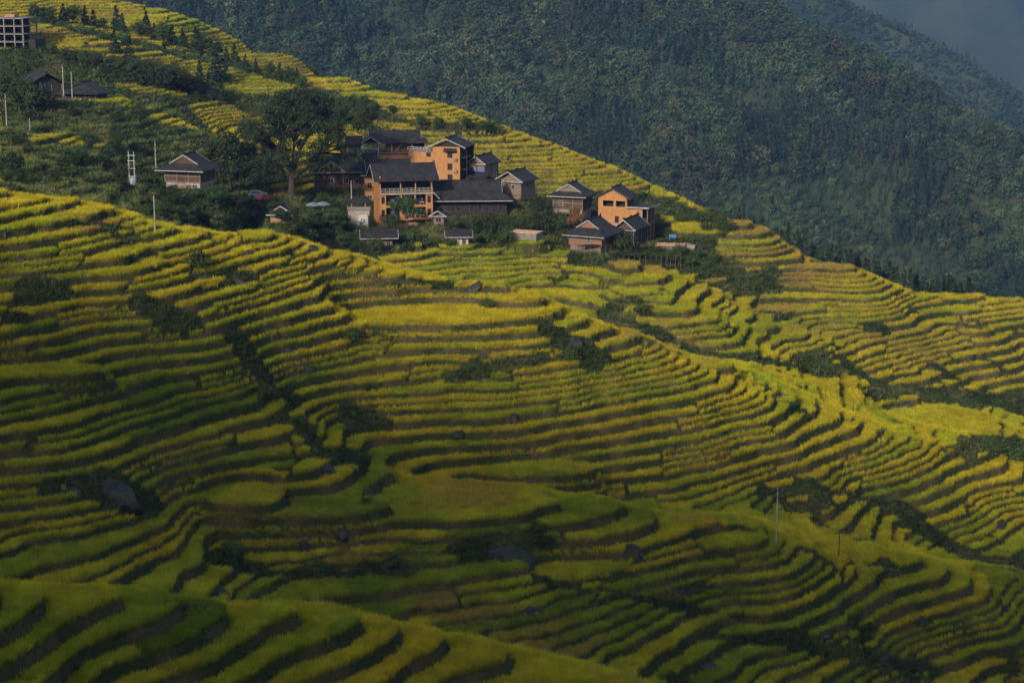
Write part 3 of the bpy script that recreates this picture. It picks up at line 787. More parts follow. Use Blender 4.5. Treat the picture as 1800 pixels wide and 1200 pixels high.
class MB:
    def __init__(s): s.v = []; s.f = []; s.p = []
    def add(s, vs_, fs_):
        s.p.append((list(vs_), list(fs_))); b_ = len(s.v); s.v += [tuple(q) for q in vs_]; s.f += [tuple(b_ + k for k in f_) for f_ in fs_]; return s
    def box(s, x0, x1, y0, y1, z0, z1):
        return s.add([(x0,y0,z0),(x1,y0,z0),(x1,y1,z0),(x0,y1,z0),(x0,y0,z1),(x1,y0,z1),(x1,y1,z1),(x0,y1,z1)],
                     [(0,3,2,1),(4,5,6,7),(0,1,5,4),(1,2,6,5),(2,3,7,6),(3,0,4,7)])
    def slab(s, pts, th):
        n_ = len(pts); lo_ = [(p[0], p[1], p[2] - th) for p in pts]
        return s.add(list(pts) + lo_, [tuple(range(n_)), tuple(range(2*n_-1, n_-1, -1))] + [(k, n_ + k, n_ + (k+1) % n_, (k+1) % n_) for k in range(n_)])
    def wall(s, pts, nrm):
        """flat polygon given thickness along nrm"""
        n_ = len(pts); lo_ = [(p[0]+nrm[0], p[1]+nrm[1], p[2]+nrm[2]) for p in pts]
        return s.add(list(pts) + lo_, [tuple(range(n_)), tuple(range(2*n_-1, n_-1, -1))] + [(k, n_ + k, n_ + (k+1) % n_, (k+1) % n_) for k in range(n_)])
    def tube(s, p0, p1, r0, r1=None, n_=6):
        r1 = r0 if r1 is None else r1
        p0 = Vector(p0); p1 = Vector(p1); d_ = (p1 - p0).normalized()
        u_ = d_.orthogonal().normalized(); w_ = d_.cross(u_)
        V_ = []
        for (p, r_) in ((p0, r0), (p1, r1)):
            for k in range(n_):
                a_ = 2 * math.pi * k / n_; V_.append(p + u_ * (r_ * math.cos(a_)) + w_ * (r_ * math.sin(a_)))
        return s.add(V_, [(k, (k+1) % n_, n_ + (k+1) % n_, n_ + k) for k in range(n_)] + [tuple(range(n_-1, -1, -1)), tuple(range(n_, 2*n_))])
    def beam(s, p0, p1, w_, h_):
        p0 = Vector(p0); p1 = Vector(p1); d_ = (p1 - p0).normalized(); sd = d_.cross(Vector((0,0,1)))
        sd = sd.normalized() if sd.length > 1e-4 else Vector((1,0,0)); up = sd.cross(d_)
        V_ = [p + sd * a_ * w_ / 2 + up * c_ * h_ / 2 for p in (p0, p1) for (a_, c_) in ((-1,-1),(1,-1),(1,1),(-1,1))]
        return s.add(V_, [(0,1,2,3),(7,6,5,4),(0,4,5,1),(1,5,6,2),(2,6,7,3),(3,7,4,0)])
    def each(s, name, mat, parent=None, per=1):
        """every piece as an object of its own (per: pieces that belong together)"""
        for k in range(0, len(s.p), per):
            q_ = MB()
            for (a_, b_) in s.p[k:k + per]: q_.add(a_, b_)
            q_.build(name, mat, parent)
    def build(s, name, mat, parent=None, label=None):
        me = bpy.data.meshes.new(name); me.from_pydata(s.v, [], s.f); me.materials.append(MATS[mat]); me.update()
        o = bpy.data.objects.new(name, me); COL.objects.link(o)
        if parent is not None: o.parent = parent
        if label: o['label'] = label
        return o

def roof(root, w_, d_, z0, rise, axis='x', hip=0.0, th=0.16, trim=True, cx=0, cy=0, gable_mat='old_timber', fascia=True):
    """w_, d_: eave size along local x and y; ridge along axis; hip > 0 gives the skirt-and-gable roof of the region"""
    L, C_ = (w_, d_) if axis == 'x' else (d_, w_)
    def mp(p, q_, z): return (cx + p, cy + q_, z) if axis == 'x' else (cx - q_, cy + p, z)
    k = rise / (C_ / 2); zr = z0 + rise; m_ = MB()
    if hip > 0:
        gi = hip; yb = C_/2 - gi; zb = z0 + gi * k; X = L/2; g = X - gi
        for sg in (1, -1):
            pts = [mp(-X, -sg*C_/2, z0), mp(X, -sg*C_/2, z0), mp(g, -sg*yb, zb), mp(g, 0, zr), mp(-g, 0, zr), mp(-g, -sg*yb, zb)]
            m_.slab(pts if sg > 0 else pts[::-1], th)
        for sg in (1, -1):
            pts = [mp(sg*X, -C_/2, z0 - .003), mp(sg*X, C_/2, z0 - .003), mp(sg*g, yb, zb - .003), mp(sg*g, -yb, zb - .003)]
            m_.slab(pts if sg > 0 else pts[::-1], th)
        r_ = m_.build('roof', 'roof_tile', root)
        gb = MB()
        for sg in (1, -1):
            gb.wall([mp(sg*(g-0.25), -yb+0.2, zb), mp(sg*(g-0.25), yb-0.2, zb), mp(sg*(g-0.25), 0, zr-0.2)], tuple(Vector(mp(-sg*0.12,0,0)) - Vector(mp(0,0,0))))
        gb.each('gable', gable_mat, r_)
        ge = g
        tri = (yb, zb)
    else:
        X = L/2
        for sg in (1, -1):
            pts = [mp(-X, -sg*C_/2, z0), mp(X, -sg*C_/2, z0), mp(X, 0, zr), mp(-X, 0, zr)]
            m_.slab(pts if sg > 0 else pts[::-1], th)
        r_ = m_.build('roof', 'roof_tile', root); ge = X; tri = (C_/2, z0)
    cap = MB(); cap.beam(mp(-ge, 0, zr + 0.06), mp(ge, 0, zr + 0.06), 0.28, 0.26)
    for sg in (1, -1): cap.beam(mp(sg*(ge-0.6), 0, zr + 0.2), mp(sg*(ge+0.1), 0, zr + 0.5), 0.24, 0.22)
    cap.beam(mp(-0.5, 0, zr + 0.28), mp(0.5, 0, zr + 0.28), 0.22, 0.28)
    cap.build('ridge_cap', 'roof_tile', r_)
    if trim:
        bb = MB()
        for sg in (1, -1):
            for s2 in (1, -1):
                bb.beam(mp(sg*(ge+0.05), s2*tri[0], tri[1]-0.12), mp(sg*(ge+0.05), 0, zr - 0.10), 0.09, 0.24)
        bb.each('bargeboard', 'grey_trim', r_, 2)
        if fascia:
            fb = MB()
            q_ = w_/2; e_ = d_/2
            fb.beam((cx - q_, cy - e_ - .05, z0 - 0.10), (cx + q_, cy - e_ - .05, z0 - 0.10), 0.07, 0.2)
            fb.build('eave_board', 'grey_trim', r_)
    return r_

def windows(root, specs, yf, frame='grey_trim', pane='window_dark'):
    """windows on the front face at local y = yf: (x, z, width, height)"""
    for (x, z, w_, h_) in specs:
        fr_ = MB(); e_ = 0.09
        fr_.box(x - w_/2 - e_, x - w_/2, yf - 0.07, yf + 0.05, z - h_/2 - e_, z + h_/2 + e_); fr_.box(x + w_/2, x + w_/2 + e_, yf - 0.07, yf + 0.05, z - h_/2 - e_, z + h_/2 + e_)
        fr_.box(x - w_/2, x + w_/2, yf - 0.07, yf + 0.05, z - h_/2 - e_, z - h_/2); fr_.box(x - w_/2, x + w_/2, yf - 0.07, yf + 0.05, z + h_/2, z + h_/2 + e_)
        fr_.box(x - 0.035, x + 0.035, yf - 0.06, yf + 0.04, z - h_/2, z + h_/2)
        fo = fr_.build('window', frame, root)
        MB().box(x - w_/2 + .002, x + w_/2 - .002, yf - 0.025, yf + 0.04, z - h_/2 + .002, z + h_/2 - .002).build('pane', pane, fo)

def root_at(name, u, v, D_, yaw, label, cat, group=None):
    return empty(name, at(u, v, D_), R(yaw), label, cat, group)

def timber_house(u, v, D_, yaw, w_, d_, h_, rise, label, wall='old_timber', axis='y', hip=1.3, over=1.1, wins=(), lower=0.0, lower_mat='stone_wall', name='wooden_house', gable='old_timber', trim=True, posts=True):
    r_ = root_at(name, u, v, D_, yaw, label, 'house')
    if lower:
        MB().box(-w_/2 + .15, w_/2 - .15, -d_/2 + .15, d_/2 - .15, -2.0, lower).build('base_wall', lower_mat, r_)
    z0 = lower if lower else -2.0
    MB().box(-w_/2, w_/2, -d_/2, d_/2, z0, h_ + 0.15).build('wall', wall, r_)
    if posts:
        pm = MB()
        nb_ = max(2, int(w_ / 2.2))
        for k in range(nb_ + 1):
            x = -w_/2 + k * w_ / nb_
            pm.box(x - .09, x + .09, -d_/2 - .06, -d_/2 + .05, z0, h_)
        pm.box(-w_/2, w_/2, -d_/2 - .05, -d_/2 + .05, z0 + .02, z0 + .24); pm.box(-w_/2, w_/2, -d_/2 - .045, -d_/2 + .05, (z0 + h_)/2 - .1, (z0 + h_)/2 + .1)
        nb_ = max(2, int(d_ / 2.2))
        for k in range(nb_ + 1):
            y = -d_/2 + k * d_ / nb_
            for sg in (1, -1): pm.box(sg*w_/2 - .06, sg*w_/2 + .06, y - .09, y + .09, z0, h_)
        pm.each('timber_beam', 'grey_timber' if wall != 'grey_timber' else 'old_timber', r_)
    windows(r_, wins, -d_/2)
    if not hip:   # close the gable ends
        g_ = MB()
        if axis == 'y':
            for sg in (1, -1): g_.wall([(-w_/2, sg*(d_/2 - .14), h_ + .14), (w_/2, sg*(d_/2 - .14), h_ + .14), (0, sg*(d_/2 - .14), h_ + rise * (w_/2) / (w_/2 + over))], (0, sg*.12, 0))
        else:
            for sg in (1, -1): g_.wall([(sg*(w_/2 - .14), -d_/2, h_ + .14), (sg*(w_/2 - .14), d_/2, h_ + .14), (sg*(w_/2 - .14), 0, h_ + rise * (d_/2) / (d_/2 + over))], (sg*.12, 0, 0))
        g_.each('gable', gable, r_)
    roof(r_, w_ + 2*over, d_ + 2*over, h_, rise, axis, hip, trim=trim, gable_mat=gable)
    return r_

# ------------------------------------------------------------------ the village
# orange guesthouse with balconies
r = root_at('guesthouse', 709, 402, 431, 12, 'orange timber guesthouse with stacked balconies and a railed roof terrace', 'guesthouse')
W2 = 6.0; yf = -5.0; dp = 10.0; FH = 2.9
wm = MB()
wm.box(-W2, -W2 + .25, yf, yf + dp, 2.9, 12.6); wm.box(W2 - .25, W2, yf + 0.001, yf + dp, 2.9, 8.85)
wm.box(-W2, W2, yf + dp - .25, yf + dp - .003, -1, 12.4)
wm.box(-W2 + .25, W2 - .25, yf + 1.7, yf + 1.9, 2.95, 8.6)
wm.build('wall', 'orange_timber', r)
MB().box(-W2 + .6, W2 - .9, yf + 1.2, yf + dp - .3, -3, 2.85).build('ground_floor_wall', 'brick_wall', r)
cw = MB().box(-W2 + .3, W2 - .3, yf + 3.0, yf + 3.2, 8.9, 11.9).build('terrace_wall', 'dark_timber', r)
openings = [(-4.6, -1.5), (-0.95, 1.85), (2.2, 4.4)]
for fl, zf in enumerate((2.9, 5.8)):
    fm = MB()
    fm.box(-W2, W2, yf - .003, yf + 1.7, zf - .25, zf + .05)
    fm.box(-W2 + .25, openings[0][0], yf, yf + .22, zf + .05, zf + 2.65); fm.box(openings[0][1], openings[1][0], yf, yf + .22, zf + .05, zf + 2.65)
    fm.box(openings[1][1], openings[2][0], yf, yf + .22, zf + .05, zf + 2.65); fm.box(openings[2][1], W2 - .25, yf, yf + .22, zf + .05, zf + 2.65)
    fm.box(openings[1][0], openings[1][0] + 1.5, yf, yf + .15, zf + .05, zf + 1.15)
    for (a_, b__) in openings: fm.box(a_, b__, yf, yf + .12, zf + .05, zf + .32)
    fm.build('balcony_front', 'orange_timber', r)
    for (a_, b__) in openings:
        rl = MB(); rl.box(a_, b__, yf + .03, yf + .08, zf + 1.02, zf + 1.09)
        nb_ = int((b__ - a_) / .28)
        for k in range(1, nb_): x = a_ + (b__ - a_) * k / nb_; rl.box(x - .015, x + .015, yf + .04, yf + .07, zf + .32, zf + 1.02)
        rl.build('balcony_rail', 'dark_timber', r)
        MB().box(a_ - .2, b__ + .2, yf + 1.62, yf + 1.68, zf + .05, zf + 2.6).build('glass_door', 'window_dark', r)
        MB().box(a_ + .75, a_ + .75 + (b__ - a_) * .45, yf + 1.54, yf + 1.60, zf + .1, zf + 2.45).build('curtain', 'curtain', r)
        tb = MB(); cx_ = (a_ + b__) / 2 + .35
        tb.box(cx_ - .5, cx_ + .5, yf + .5, yf + 1.0, zf + .72, zf + .80)
        for q_ in (-.42, .42): tb.box(cx_ + q_ - .03, cx_ + q_ + .03, yf + .72, yf + .78, zf + .05, zf + .72)
        tb.build('balcony_table', 'white_paint', r)
    windows(r, [(-5.3, zf + 1.5, .5, 1.3), (5.15, zf + 1.5, .5, 1.3)], yf, 'dark_timber')
fm = MB(); fm.box(-W2, W2, yf - .25, yf + 3.0, 8.45, 8.85); fm.build('terrace_floor', 'orange_timber', r)
tr = MB(); tr.box(-W2 - .1, W2 + .3, yf - .32, yf - .26, 8.5, 8.8); tr.beam((W2 + .2, yf - .3, 8.75), (W2 + 1.5, yf - .1, 7.3), .12, .25); tr.each('floor_edge_board', 'grey_trim', r)
rl = MB()
for zz in (9.2, 9.55, 9.9): rl.box(-W2 + .3, W2 - .05, yf - .12, yf - .08, zz - .025, zz + .025)
for k in range(13): x = -W2 + .3 + k * (2*W2 - .35) / 12; rl.box(x - .03, x + .03, yf - .13, yf - .07, 8.85, 9.92)
rl.build('terrace_rail', 'steel', r)
pm = MB()
for x in (-1.25, 2.1, W2 - .25): pm.box(x - .12, x + .12, yf + .02, yf + .26, 8.85, 11.75)
pm.each('post', 'orange_timber', r)
pm = MB()
for x in (-4.4, 4.6): pm.box(x - .28, x + .28, yf + .4, yf + .95, -3, 2.65)
pm.box(-W2 + .1, -4.6, yf + .4, yf + 2.0, -3, 2.62); pm.each('pillar', 'orange_timber', r)
roof(r, 14.8, 12.4, 11.7, 3.1, 'x', 0, cy=0.2, fascia=False)
g_ = MB()
for sg in (1, -1): g_.wall([(sg*(W2 - .1), yf, 11.7), (sg*(W2 - .1), yf + dp, 11.7), (sg*(W2 - .1), 0.2, 14.3)], (-sg*.12, 0, 0))
g_.each('gable', 'dark_timber', r)
# higher wing behind it
r = timber_house(683, 372, 442, 8, 11.5, 8.5, 9.2, 2.9, 'tall dark roofed wing standing close behind the orange guesthouse', 'orange_timber', 'x', 1.4, 1.0, [(-4.6, 6.8, .9, 1.2), (-3.2, 6.8, .9, 1.2), (-4.6, 3.8, .9, 1.2)], name='timber_wing')
# long roof beside the big tree
r = timber_house(605, 332, 444, 4, 13.5, 9, 4.6, 3.6, 'low dark house with twin gable peaks beside the great tree', 'old_timber', 'x', 0, 1.2, [(-3.0, 2.4, 1.2, 1.2), (0.5, 2.4, 1.2, 1.2), (3.5, 2.4, 1.2, 1.2)])
for xx_ in (-2.8,):
    dm_ = MB(); dm_.slab([(xx_-3.2, -6.0, 4.75), (xx_, -6.0, 7.1), (xx_, -1.0, 7.1), (xx_-3.2, -1.0, 4.75)], .12); dm_.slab([(xx_, -6.0, 7.1), (xx_+3.2, -6.0, 4.75), (xx_+3.2, -1.0, 4.75), (xx_, -1.0, 7.1)], .12)
    do = dm_.build('porch_roof', 'roof_tile', r)
    bb = MB(); bb.beam((xx_-3.2, -6.05, 4.62), (xx_, -6.05, 7.0), .07, .2); bb.beam((xx_+3.2, -6.05, 4.62), (xx_, -6.05, 7.0), .07, .2); bb.each('bargeboard', 'grey_trim', do)
# pavilion with open deck
r = root_at('pavilion_house', 690, 292, 455, 5, 'orange timber house with open roofed decks above the guesthouse', 'house')
MB().box(-3.0, 6.0, -3.0, 4.0, -2, 3.4).box(-1.5, 5.8, -1.2, 4.01, 3.4, 6.0).build('wall', 'orange_timber', r)
MB().box(-7.2, 6.6, -3.6, 4.2, 3.41, 3.65).build('deck', 'concrete', r)
MB().box(5.8, 7.6, -1.5, 3.8, 3.66, 6.1).build('side_room', 'dark_timber', r)
pm = MB()
for x in (-7.0, -3.4, -0.2): pm.box(x - .09, x + .09, -3.5, -3.32, 3.66, 6.0)
pm.box(-5.2 - .18, -5.2 + .18, -3.2, -2.8, -2, 3.4); pm.box(-7.0, -3.4, -3.5, -3.32, 4.5, 4.56)
pm.beam((0.5, -3.3, 3.7), (2.4, -3.3, 5.9), .12, .12); pm.beam((4.2, -3.3, 5.9), (5.4, -3.3, 3.7), .12, .12)
pm.each('steel_post', 'steel', r)
roof(r, 15.5, 8.6, 6.0, 2.4, 'x', 1.6, cx=0.6, fascia=False, gable_mat='orange_timber')
dm_ = MB(); dm_.slab([(-7.4, -4.6, 6.05), (-5.2, -4.6, 7.5), (-5.2, -1, 7.5), (-7.4, -1, 6.05)], .12); dm_.slab([(-5.2, -4.6, 7.5), (-3.0, -4.6, 6.05), (-3.0, -1, 6.05), (-5.2, -1, 7.5)], .12)
do = dm_.build('porch_roof', 'roof_tile', r); bb = MB(); bb.beam((-7.4, -4.65, 5.95), (-5.2, -4.65, 7.42), .07, .2); bb.beam((-3.0, -4.65, 5.95), (-5.2, -4.65, 7.42), .07, .2); bb.each('bargeboard', 'grey_trim', do)
MB().box(-10.5, -7.4, -1, 3, 1, 5.4).build('grey_outroom', 'concrete', r)
dm_ = MB(); dm_.slab([(-11.2, -1.8, 5.3), (-7.0, -1.8, 5.3), (-7.0, 1.2, 7.2), (-11.2, 1.2, 7.2)], .14); dm_.slab([(-11.2, 1.2, 7.2), (-7.0, 1.2, 7.2), (-7.0, 4, 5.3), (-11.2, 4, 5.3)], .14); dm_.build('side_roof', 'roof_tile', r)
# orange block with gable to its right
r = root_at('orange_house', 787, 312, 449, -14, 'orange house with a grey flat terrace and a dark gabled top behind the long hall', 'house')
MB().box(-2.6, 4.0, -3.6, 3.4, -2, 7.6).build('wall', 'orange_timber', r)
MB().box(-8.8, -2.6, -2.8, 3.0, -2, 6.3).build('side_wing', 'orange_timber', r)
MB().box(-9.0, -2.62, -3.0, 3.2, 6.3, 6.5).build('terrace_floor', 'concrete', r)
MB().box(4.01, 5.6, -3.0, 3.3, 2.2, 2.4).box(4.01, 5.6, -3.0, 3.3, 5.0, 5.2).box(4.01, 5.5, 3.0, 3.3, -2, 7.6).box(5.4, 5.55, -2.95, -2.8, -2, 7.6).build('side_balcony', 'dark_timber', r)
MB().box(4.01, 4.05, -3.4, 3.2, -1.9, 7.5).build('side_panel', 'dark_timber', r)
g_ = MB()
for sg in (1, -1): g_.wall([(-2.6, sg*3.3, 7.6), (4.0, sg*3.3, 7.6), (0.7, sg*3.3, 9.0)], (0, sg*.1, 0))
g_.each('gable', 'dark_timber', r)
windows(r, [(1.6, 5.8, 1.0, 1.3), (1.6, 3.0, 1.0, 1.3), (1.6, 0.6, 1.0, 1.0)], -3.6, 'dark_timber')
windows(r, [(-3.8, 5.6, .9, .8), (-3.8, 2.9, .9, 1.5)], -2.8, 'dark_timber')
sh_ = MB(); sh_.slab([(0.2, -4.6, 6.7), (3.2, -4.6, 6.7), (3.2, -3.6, 7.3), (0.2, -3.6, 7.3)], .1); sh_.build('window_canopy', 'roof_tile', r)
bx_ = MB()
for zz in (4.4, 1.7): bx_.box(2.6, 3.4, -4.1, -3.62, zz, zz + .6)
bx_.each('cooling_unit', 'concrete', r)
rl = MB()
for zz in (6.95, 7.3): rl.box(-8.9, -2.7, -2.96, -2.92, zz - .03, zz + .03)
for k in range(9): x = -8.9 + k * 6.2 / 8; rl.box(x - .03, x + .03, -2.97, -2.91, 6.5, 7.33)
rl.build('terrace_rail', 'steel', r)
roof(r, 9.4, 9.0, 7.6, 2.0, 'y', 0, cx=0.9, fascia=False)
# small house with blue sheet
r = timber_house(850, 314, 452, -28, 4.2, 6.5, 3.9, 1.8, 'small gabled house with a blue sheet on its side wall', 'grey_timber', 'y', 0, 0.7, name='small_house', gable='grey_timber')
MB().box(-0.9, 2.2, -3.42, -3.33, 0.6, 2.4).build('blue_sheet', 'blue_sheet', r)
dm_ = MB(); dm_.slab([(-3.4, -6.0, 0.8), (3.6, -6.0, 0.8), (3.6, -3.4, 2.0), (-3.4, -3.4, 2.0)], .12); dm_.build('lean_to_roof', 'roof_tile', r)
# long hall
r = root_at('long_hall', 824, 380, 435, 3, 'long low hall with a broad black tiled roof and a row of dark windows', 'hall')
MB().box(-9.6, 8.6, -3.6, 4, -2, 3.9).build('wall', 'dark_timber', r)
windows(r, [(x, 2.3, .9, 1.5) for x in (-8.4, -6.6, -4.9, -3.7, -2.5, -0.6, 0.6, 2.4, 3.8, 5.6, 7.2)], -3.6, 'old_timber')
roof(r, 20.4, 12.0, 4.3, 3.9, 'x', 2.4, cx=-0.3, cy=0.4)
# houses along the shelf
timber_house(908, 350, 441, -30, 6.0, 6.0, 4.6, 2.2, 'brown timber framed house with its gable turned to the valley right of the long hall', 'grey_timber', 'y', 0, 1.0, [(0.8, 3.2, .8, .9)], gable='grey_timber')
timber_house(1006, 375, 433, -20, 7.0, 6.6, 4.4, 2.7, 'dark old house with a pale gable peak between the trees', 'old_timber', 'y', 1.6, 1.2, [(-1.6, 2.7, .9, .9)], lower=1.2, gable='grey_timber')
timber_house(335, 330, 397, -17, 8.0, 7.0, 4.1, 3.1, 'old brown wooden house with a black hipped roof standing alone left of the great tree', 'old_timber', 'y', 2.2, 1.5, [(1.2, 0.7, .8, .7), (2.6, 0.7, .8, .7), (-2.2, 0.7, .8, .5)], lower=1.5, gable='old_timber')
timber_house(1044, 440, 411, -27, 7.6, 9.0, 3.9, 3.2, 'old wooden house with a red brown front below the right hand orange tower', 'red_timber', 'y', 2.3, 1.2, [(0.9, 2.9, .7, 1.0)], lower=1.7, lower_mat='grey_timber', gable='red_timber')
timber_house(1108, 438, 421, -24, 4.2, 7.5, 5.0, 2.2, 'narrow dark shed with a steep roof squeezed against the orange tower', 'dark_timber', 'y', 0, 0.8, name='timber_shed', gable='old_timber')
timber_house(496, 391, 385, -6, 4.0, 3.6, 1.9, 1.7, 'little square brick hut with a grey skirted roof below the great tree', 'brick_wall', 'y', 1.2, 0.75, name='brick_hut', gable='dark_timber', posts=False)
timber_house(666, 434, 401, 6, 5.6, 3.6, 2.3, 1.5, 'pale hut with a long black roof just below the orange guesthouse', 'grey_timber', 'x', 0, 1.2, [(1.9, 1.2, .7, 1.4)], name='hut', gable='grey_timber')
timber_house(806, 433, 403, 4, 4.0, 3.2, 2.4, 1.1, 'small white walled hut with door and barred window standing above the rice', 'pale_plaster', 'x', 0, 0.9, [(-.9, 1.2, .9, .9), (1.1, 0.9, .7, 1.7)], name='hut', gable='pale_plaster')
timber_house(773, 396, 413, -10, 2.4, 2.6, 2.3, 1.2, 'tiny gabled shelter right beside the foot of the orange guesthouse', 'grey_timber', 'y', 0, 0.8, [(0, 1.3, 1.2, .8)], name='shelter', gable='old_timber')
timber_house(202, 141, 505, 5, 3.2, 3, 2.0, 1.0, 'tiny pale hut under a rusty roof on the upper slope', 'pale_plaster', 'x', 0, 0.5, name='hut', gable='pale_plaster', posts=False)
timber_house(75, 166, 470, 28, 7.5, 8.0, 2.6, 2.9, 'large black barn with a plain dark gable, left of its neighbour', 'dark_timber', 'y', 0, 1.3, name='barn', gable='dark_timber', trim=False)
timber_house(152, 177, 468, -15, 8.0, 6.0, 2.0, 2.6, 'low black barn with a small gable over its skirt roof', 'dark_timber', 'y', 2.0, 1.5, name='barn', gable='dark_timber', trim=False)
# stone hut with parapet
r = root_at('stone_hut', 631, 399, 413, 6, 'small pale stone hut with a flat parapet roof and a white barred window', 'hut')
MB().box(-2.3, 2.3, -1.8, 1.8, -2, 4.0).build('wall', 'stone_wall', r)
MB().box(-2.5, 2.5, -2.0, 2.0, 4.0, 4.15).box(-2.5, 2.5, -2.0, -1.88, 4.16, 4.7).box(-2.5, -2.38, -1.87, 2, 4.16, 4.7).build('parapet', 'concrete', r)
MB().box(-.3, 1.9, -3.0, -1.81, -2, 3.0).build('front_room', 'pale_plaster', r)
windows(r, [(0.8, 1.7, 1.1, 1.2)], -3.0, 'white_paint', 'cloth')
sh_ = MB(); sh_.slab([(-2.6, -1.5, 5.4), (2.4, -1.5, 5.4), (2.4, 2.2, 5.9), (-2.6, 2.2, 5.9)], .12); sh_.build('canopy', 'roof_tile', r)
pm = MB()
for x in (-1.6, 1.4): pm.box(x - .08, x + .08, -1.4, -1.24, 4.16, 5.3)
pm.each('post', 'orange_timber', r)
# concrete tank
r = root_at('concrete_shed', 925, 424, 406, -22, 'bare grey concrete box shed with dry straw on its flat roof', 'shed')
MB().box(-3.0, 3.0, -1.8, 1.8, -1.5, 2.0).build('wall', 'concrete', r)
MB().box(-3.15, 3.15, -1.95, 1.95, 2.0, 2.14).build('roof', 'fresh_planks', r)
# right hand orange tower
r = root_at('orange_tower_house', 1097, 432, 430, -20, 'tall orange plank house with a stepped roof at the right end of the village', 'house')
wm = MB()
wm.box(-5.3, 1.4, -3.0, -2.8, -1, 9.3); wm.box(-5.3, 1.4, -3.0, -2.8, 10.6, 11.3)
for (a_, b__) in ((-5.3, -4.2), (-1.7, -1.15), (1.05, 1.4)): wm.box(a_, b__, -3.0, -2.8, 9.3, 10.6)
wm.wall([(-5.3, -2.8, 11.3), (1.4, -2.8, 11.3), (-1.95, -2.8, 13.2)], (0, -.2, 0))
wm.box(1.4, 5.0, -2.997, -2.8, -1, 9.2); wm.box(-5.3, -5.1, -2.8, 3.0, -1, 11.3)
wm.build('wall', 'orange_timber', r)
MB().box(-5.0, 1.2, 2.5, 3.0, -1, 11.2).box(1.21, 1.39, -2.79, 2.9, 9.2, 11.3).box(-5.0, 1.2, -1.0, -.9, 9.0, 11.2).box(1.5, 1.6, -2.0, 2.9, -1, 9.1).box(4.6, 4.7, -2.79, 2.9, -1, 9.1).build('inner_wall', 'dark_timber', r)
MB().box(4.93, 5.08, -3.06, -2.7, -1, 9.2).build('corner_post', 'grey_trim', r)
windows(r, [(-0.9, 6.4, .75, 1.3)], -3.0, 'dark_timber')
sd = MB()
for zz in (2.3, 5.6): sd.box(1.6, 6.2, -2.7, 3.0, zz, zz + .22)
sd.each('balcony_floor', 'grey_timber', r)
sd = MB()
for zz in (2.5, 5.8): sd.box(6.1, 6.16, -2.7, 3.0, zz, zz + 2.9); sd.box(5.1, 6.1, -2.69, -2.63, zz, zz + 1.2)
sd.each('balcony_screen', 'dark_timber', r)
sd = MB()
for (x, y) in ((6.15, -2.6), (6.15, 2.9), (6.15, 0.2)): sd.box(x - .09, x + .09, y - .09, y + .09, -2, 9.0)
sd.each('balcony_post', 'orange_timber', r)
lr = MB(); lr.box(1.42, 6.9, -3.5, 3.4, 9.21, 9.38); lr.build('flat_roof', 'roof_tile', r)
lr = MB(); lr.box(1.42, 6.7, -3.56, -3.50, 9.15, 9.5); lr.beam((6.7, -3.5, 9.4), (7.3, 3.4, 9.4), .1, .35); lr.each('roof_edge', 'grey_trim', r)
sd = MB()
for k in range(6): sd.box(1.45, 1.5, -2.6 + k * .9, -2.45 + k * .9, 9.4, 11.2)
sd.build('slatted_screen', 'grey_timber', r)
roof(r, 8.8, 7.2, 11.2, 2.35, 'y', 0, cx=-1.95, trim=False)
bb = MB(); bb.beam((-6.4, -3.66, 11.05), (-1.95, -3.66, 13.42), .07, .18); bb.beam((2.5, -3.66, 11.05), (-1.95, -3.66, 13.42), .07, .18); bb.each('bargeboard', 'old_timber', r)
# unfinished concrete frame, top left
r = root_at('concrete_frame_building', 14, 87, 512, -12, 'unfinished grey concrete frame building of open floors at the top left', 'building')
for k in range(4):
    MB().box(-10, 8.5, -5, 5, 2.75 * (k + 1), 2.75 * (k + 1) + .32).build('floor_slab', 'concrete', r)
for x in (-9.8, -6.0, -2.2, 1.6, 5.2, 8.2):
    for y in (-4.7, 0, 4.7):
        MB().box(x - .2, x + .2, y - .2, y + .2, -3, 2.74).box(x - .2, x + .2, y - .2, y + .2, 3.08, 5.49).box(x - .2, x + .2, y - .2, y + .2, 5.83, 8.24).box(x - .2, x + .2, y - .2, y + .2, 8.58, 10.99).build('column', 'concrete', r)
MB().box(-9, 7, 2.0, 2.2, 0, 2.7).box(-9, 7, 2.0, 2.2, 3.1, 5.4).box(-9, 7, 2.0, 2.2, 5.9, 8.2).box(-4, 7, 2.0, 2.2, 8.7, 10.9).build('inner_wall', 'dark_timber', r)
MB().box(0, 3.5, -1, 2, 11.4, 12.4).build('stair_head', 'brick_wall', r)
MB().box(8.7, 11.5, -3, 4, -2, 3.8).build('side_shed', 'dark_timber', r)
r.scale = (.80, .86, .74)
# plank covered platform and blue board
r = root_at('platform', 1182, 438, 416, -10, 'low stone platform roofed with fresh orange planks beside the orange tower', 'platform')
MB().box(-2.6, 3.0, -1.6, 1.6, -1.5, 0.9).build('base', 'concrete', r)
pm = MB()
for k in range(9): pm.box(-3.6 + k * .72, -3.6 + k * .72 + .62, -2.1, 1.9, 0.95 + .05 * (k % 3), 1.05 + .05 * (k % 3))
pm.each('plank', 'fresh_planks', r)
MB().box(3.2, 5.0, -1.4, .6, -1.5, 1.1).box(-.6, .6, -2.6, -1.7, -2.2, .4).each('stone_block', 'stone_wall', r)
r = root_at('blue_board', 1182, 430, 424, -8, 'small bright blue board on posts behind the plank platform', 'board')
MB().box(-.8, .8, -.04, .04, 1.2, 2.3).build('panel', 'sign_blue', r)
MB().box(-.7, -.62, -.03, .03, -1.5, 1.19).box(.62, .7, -.03, .03, -1.5, 1.19).each('post', 'steel', r)

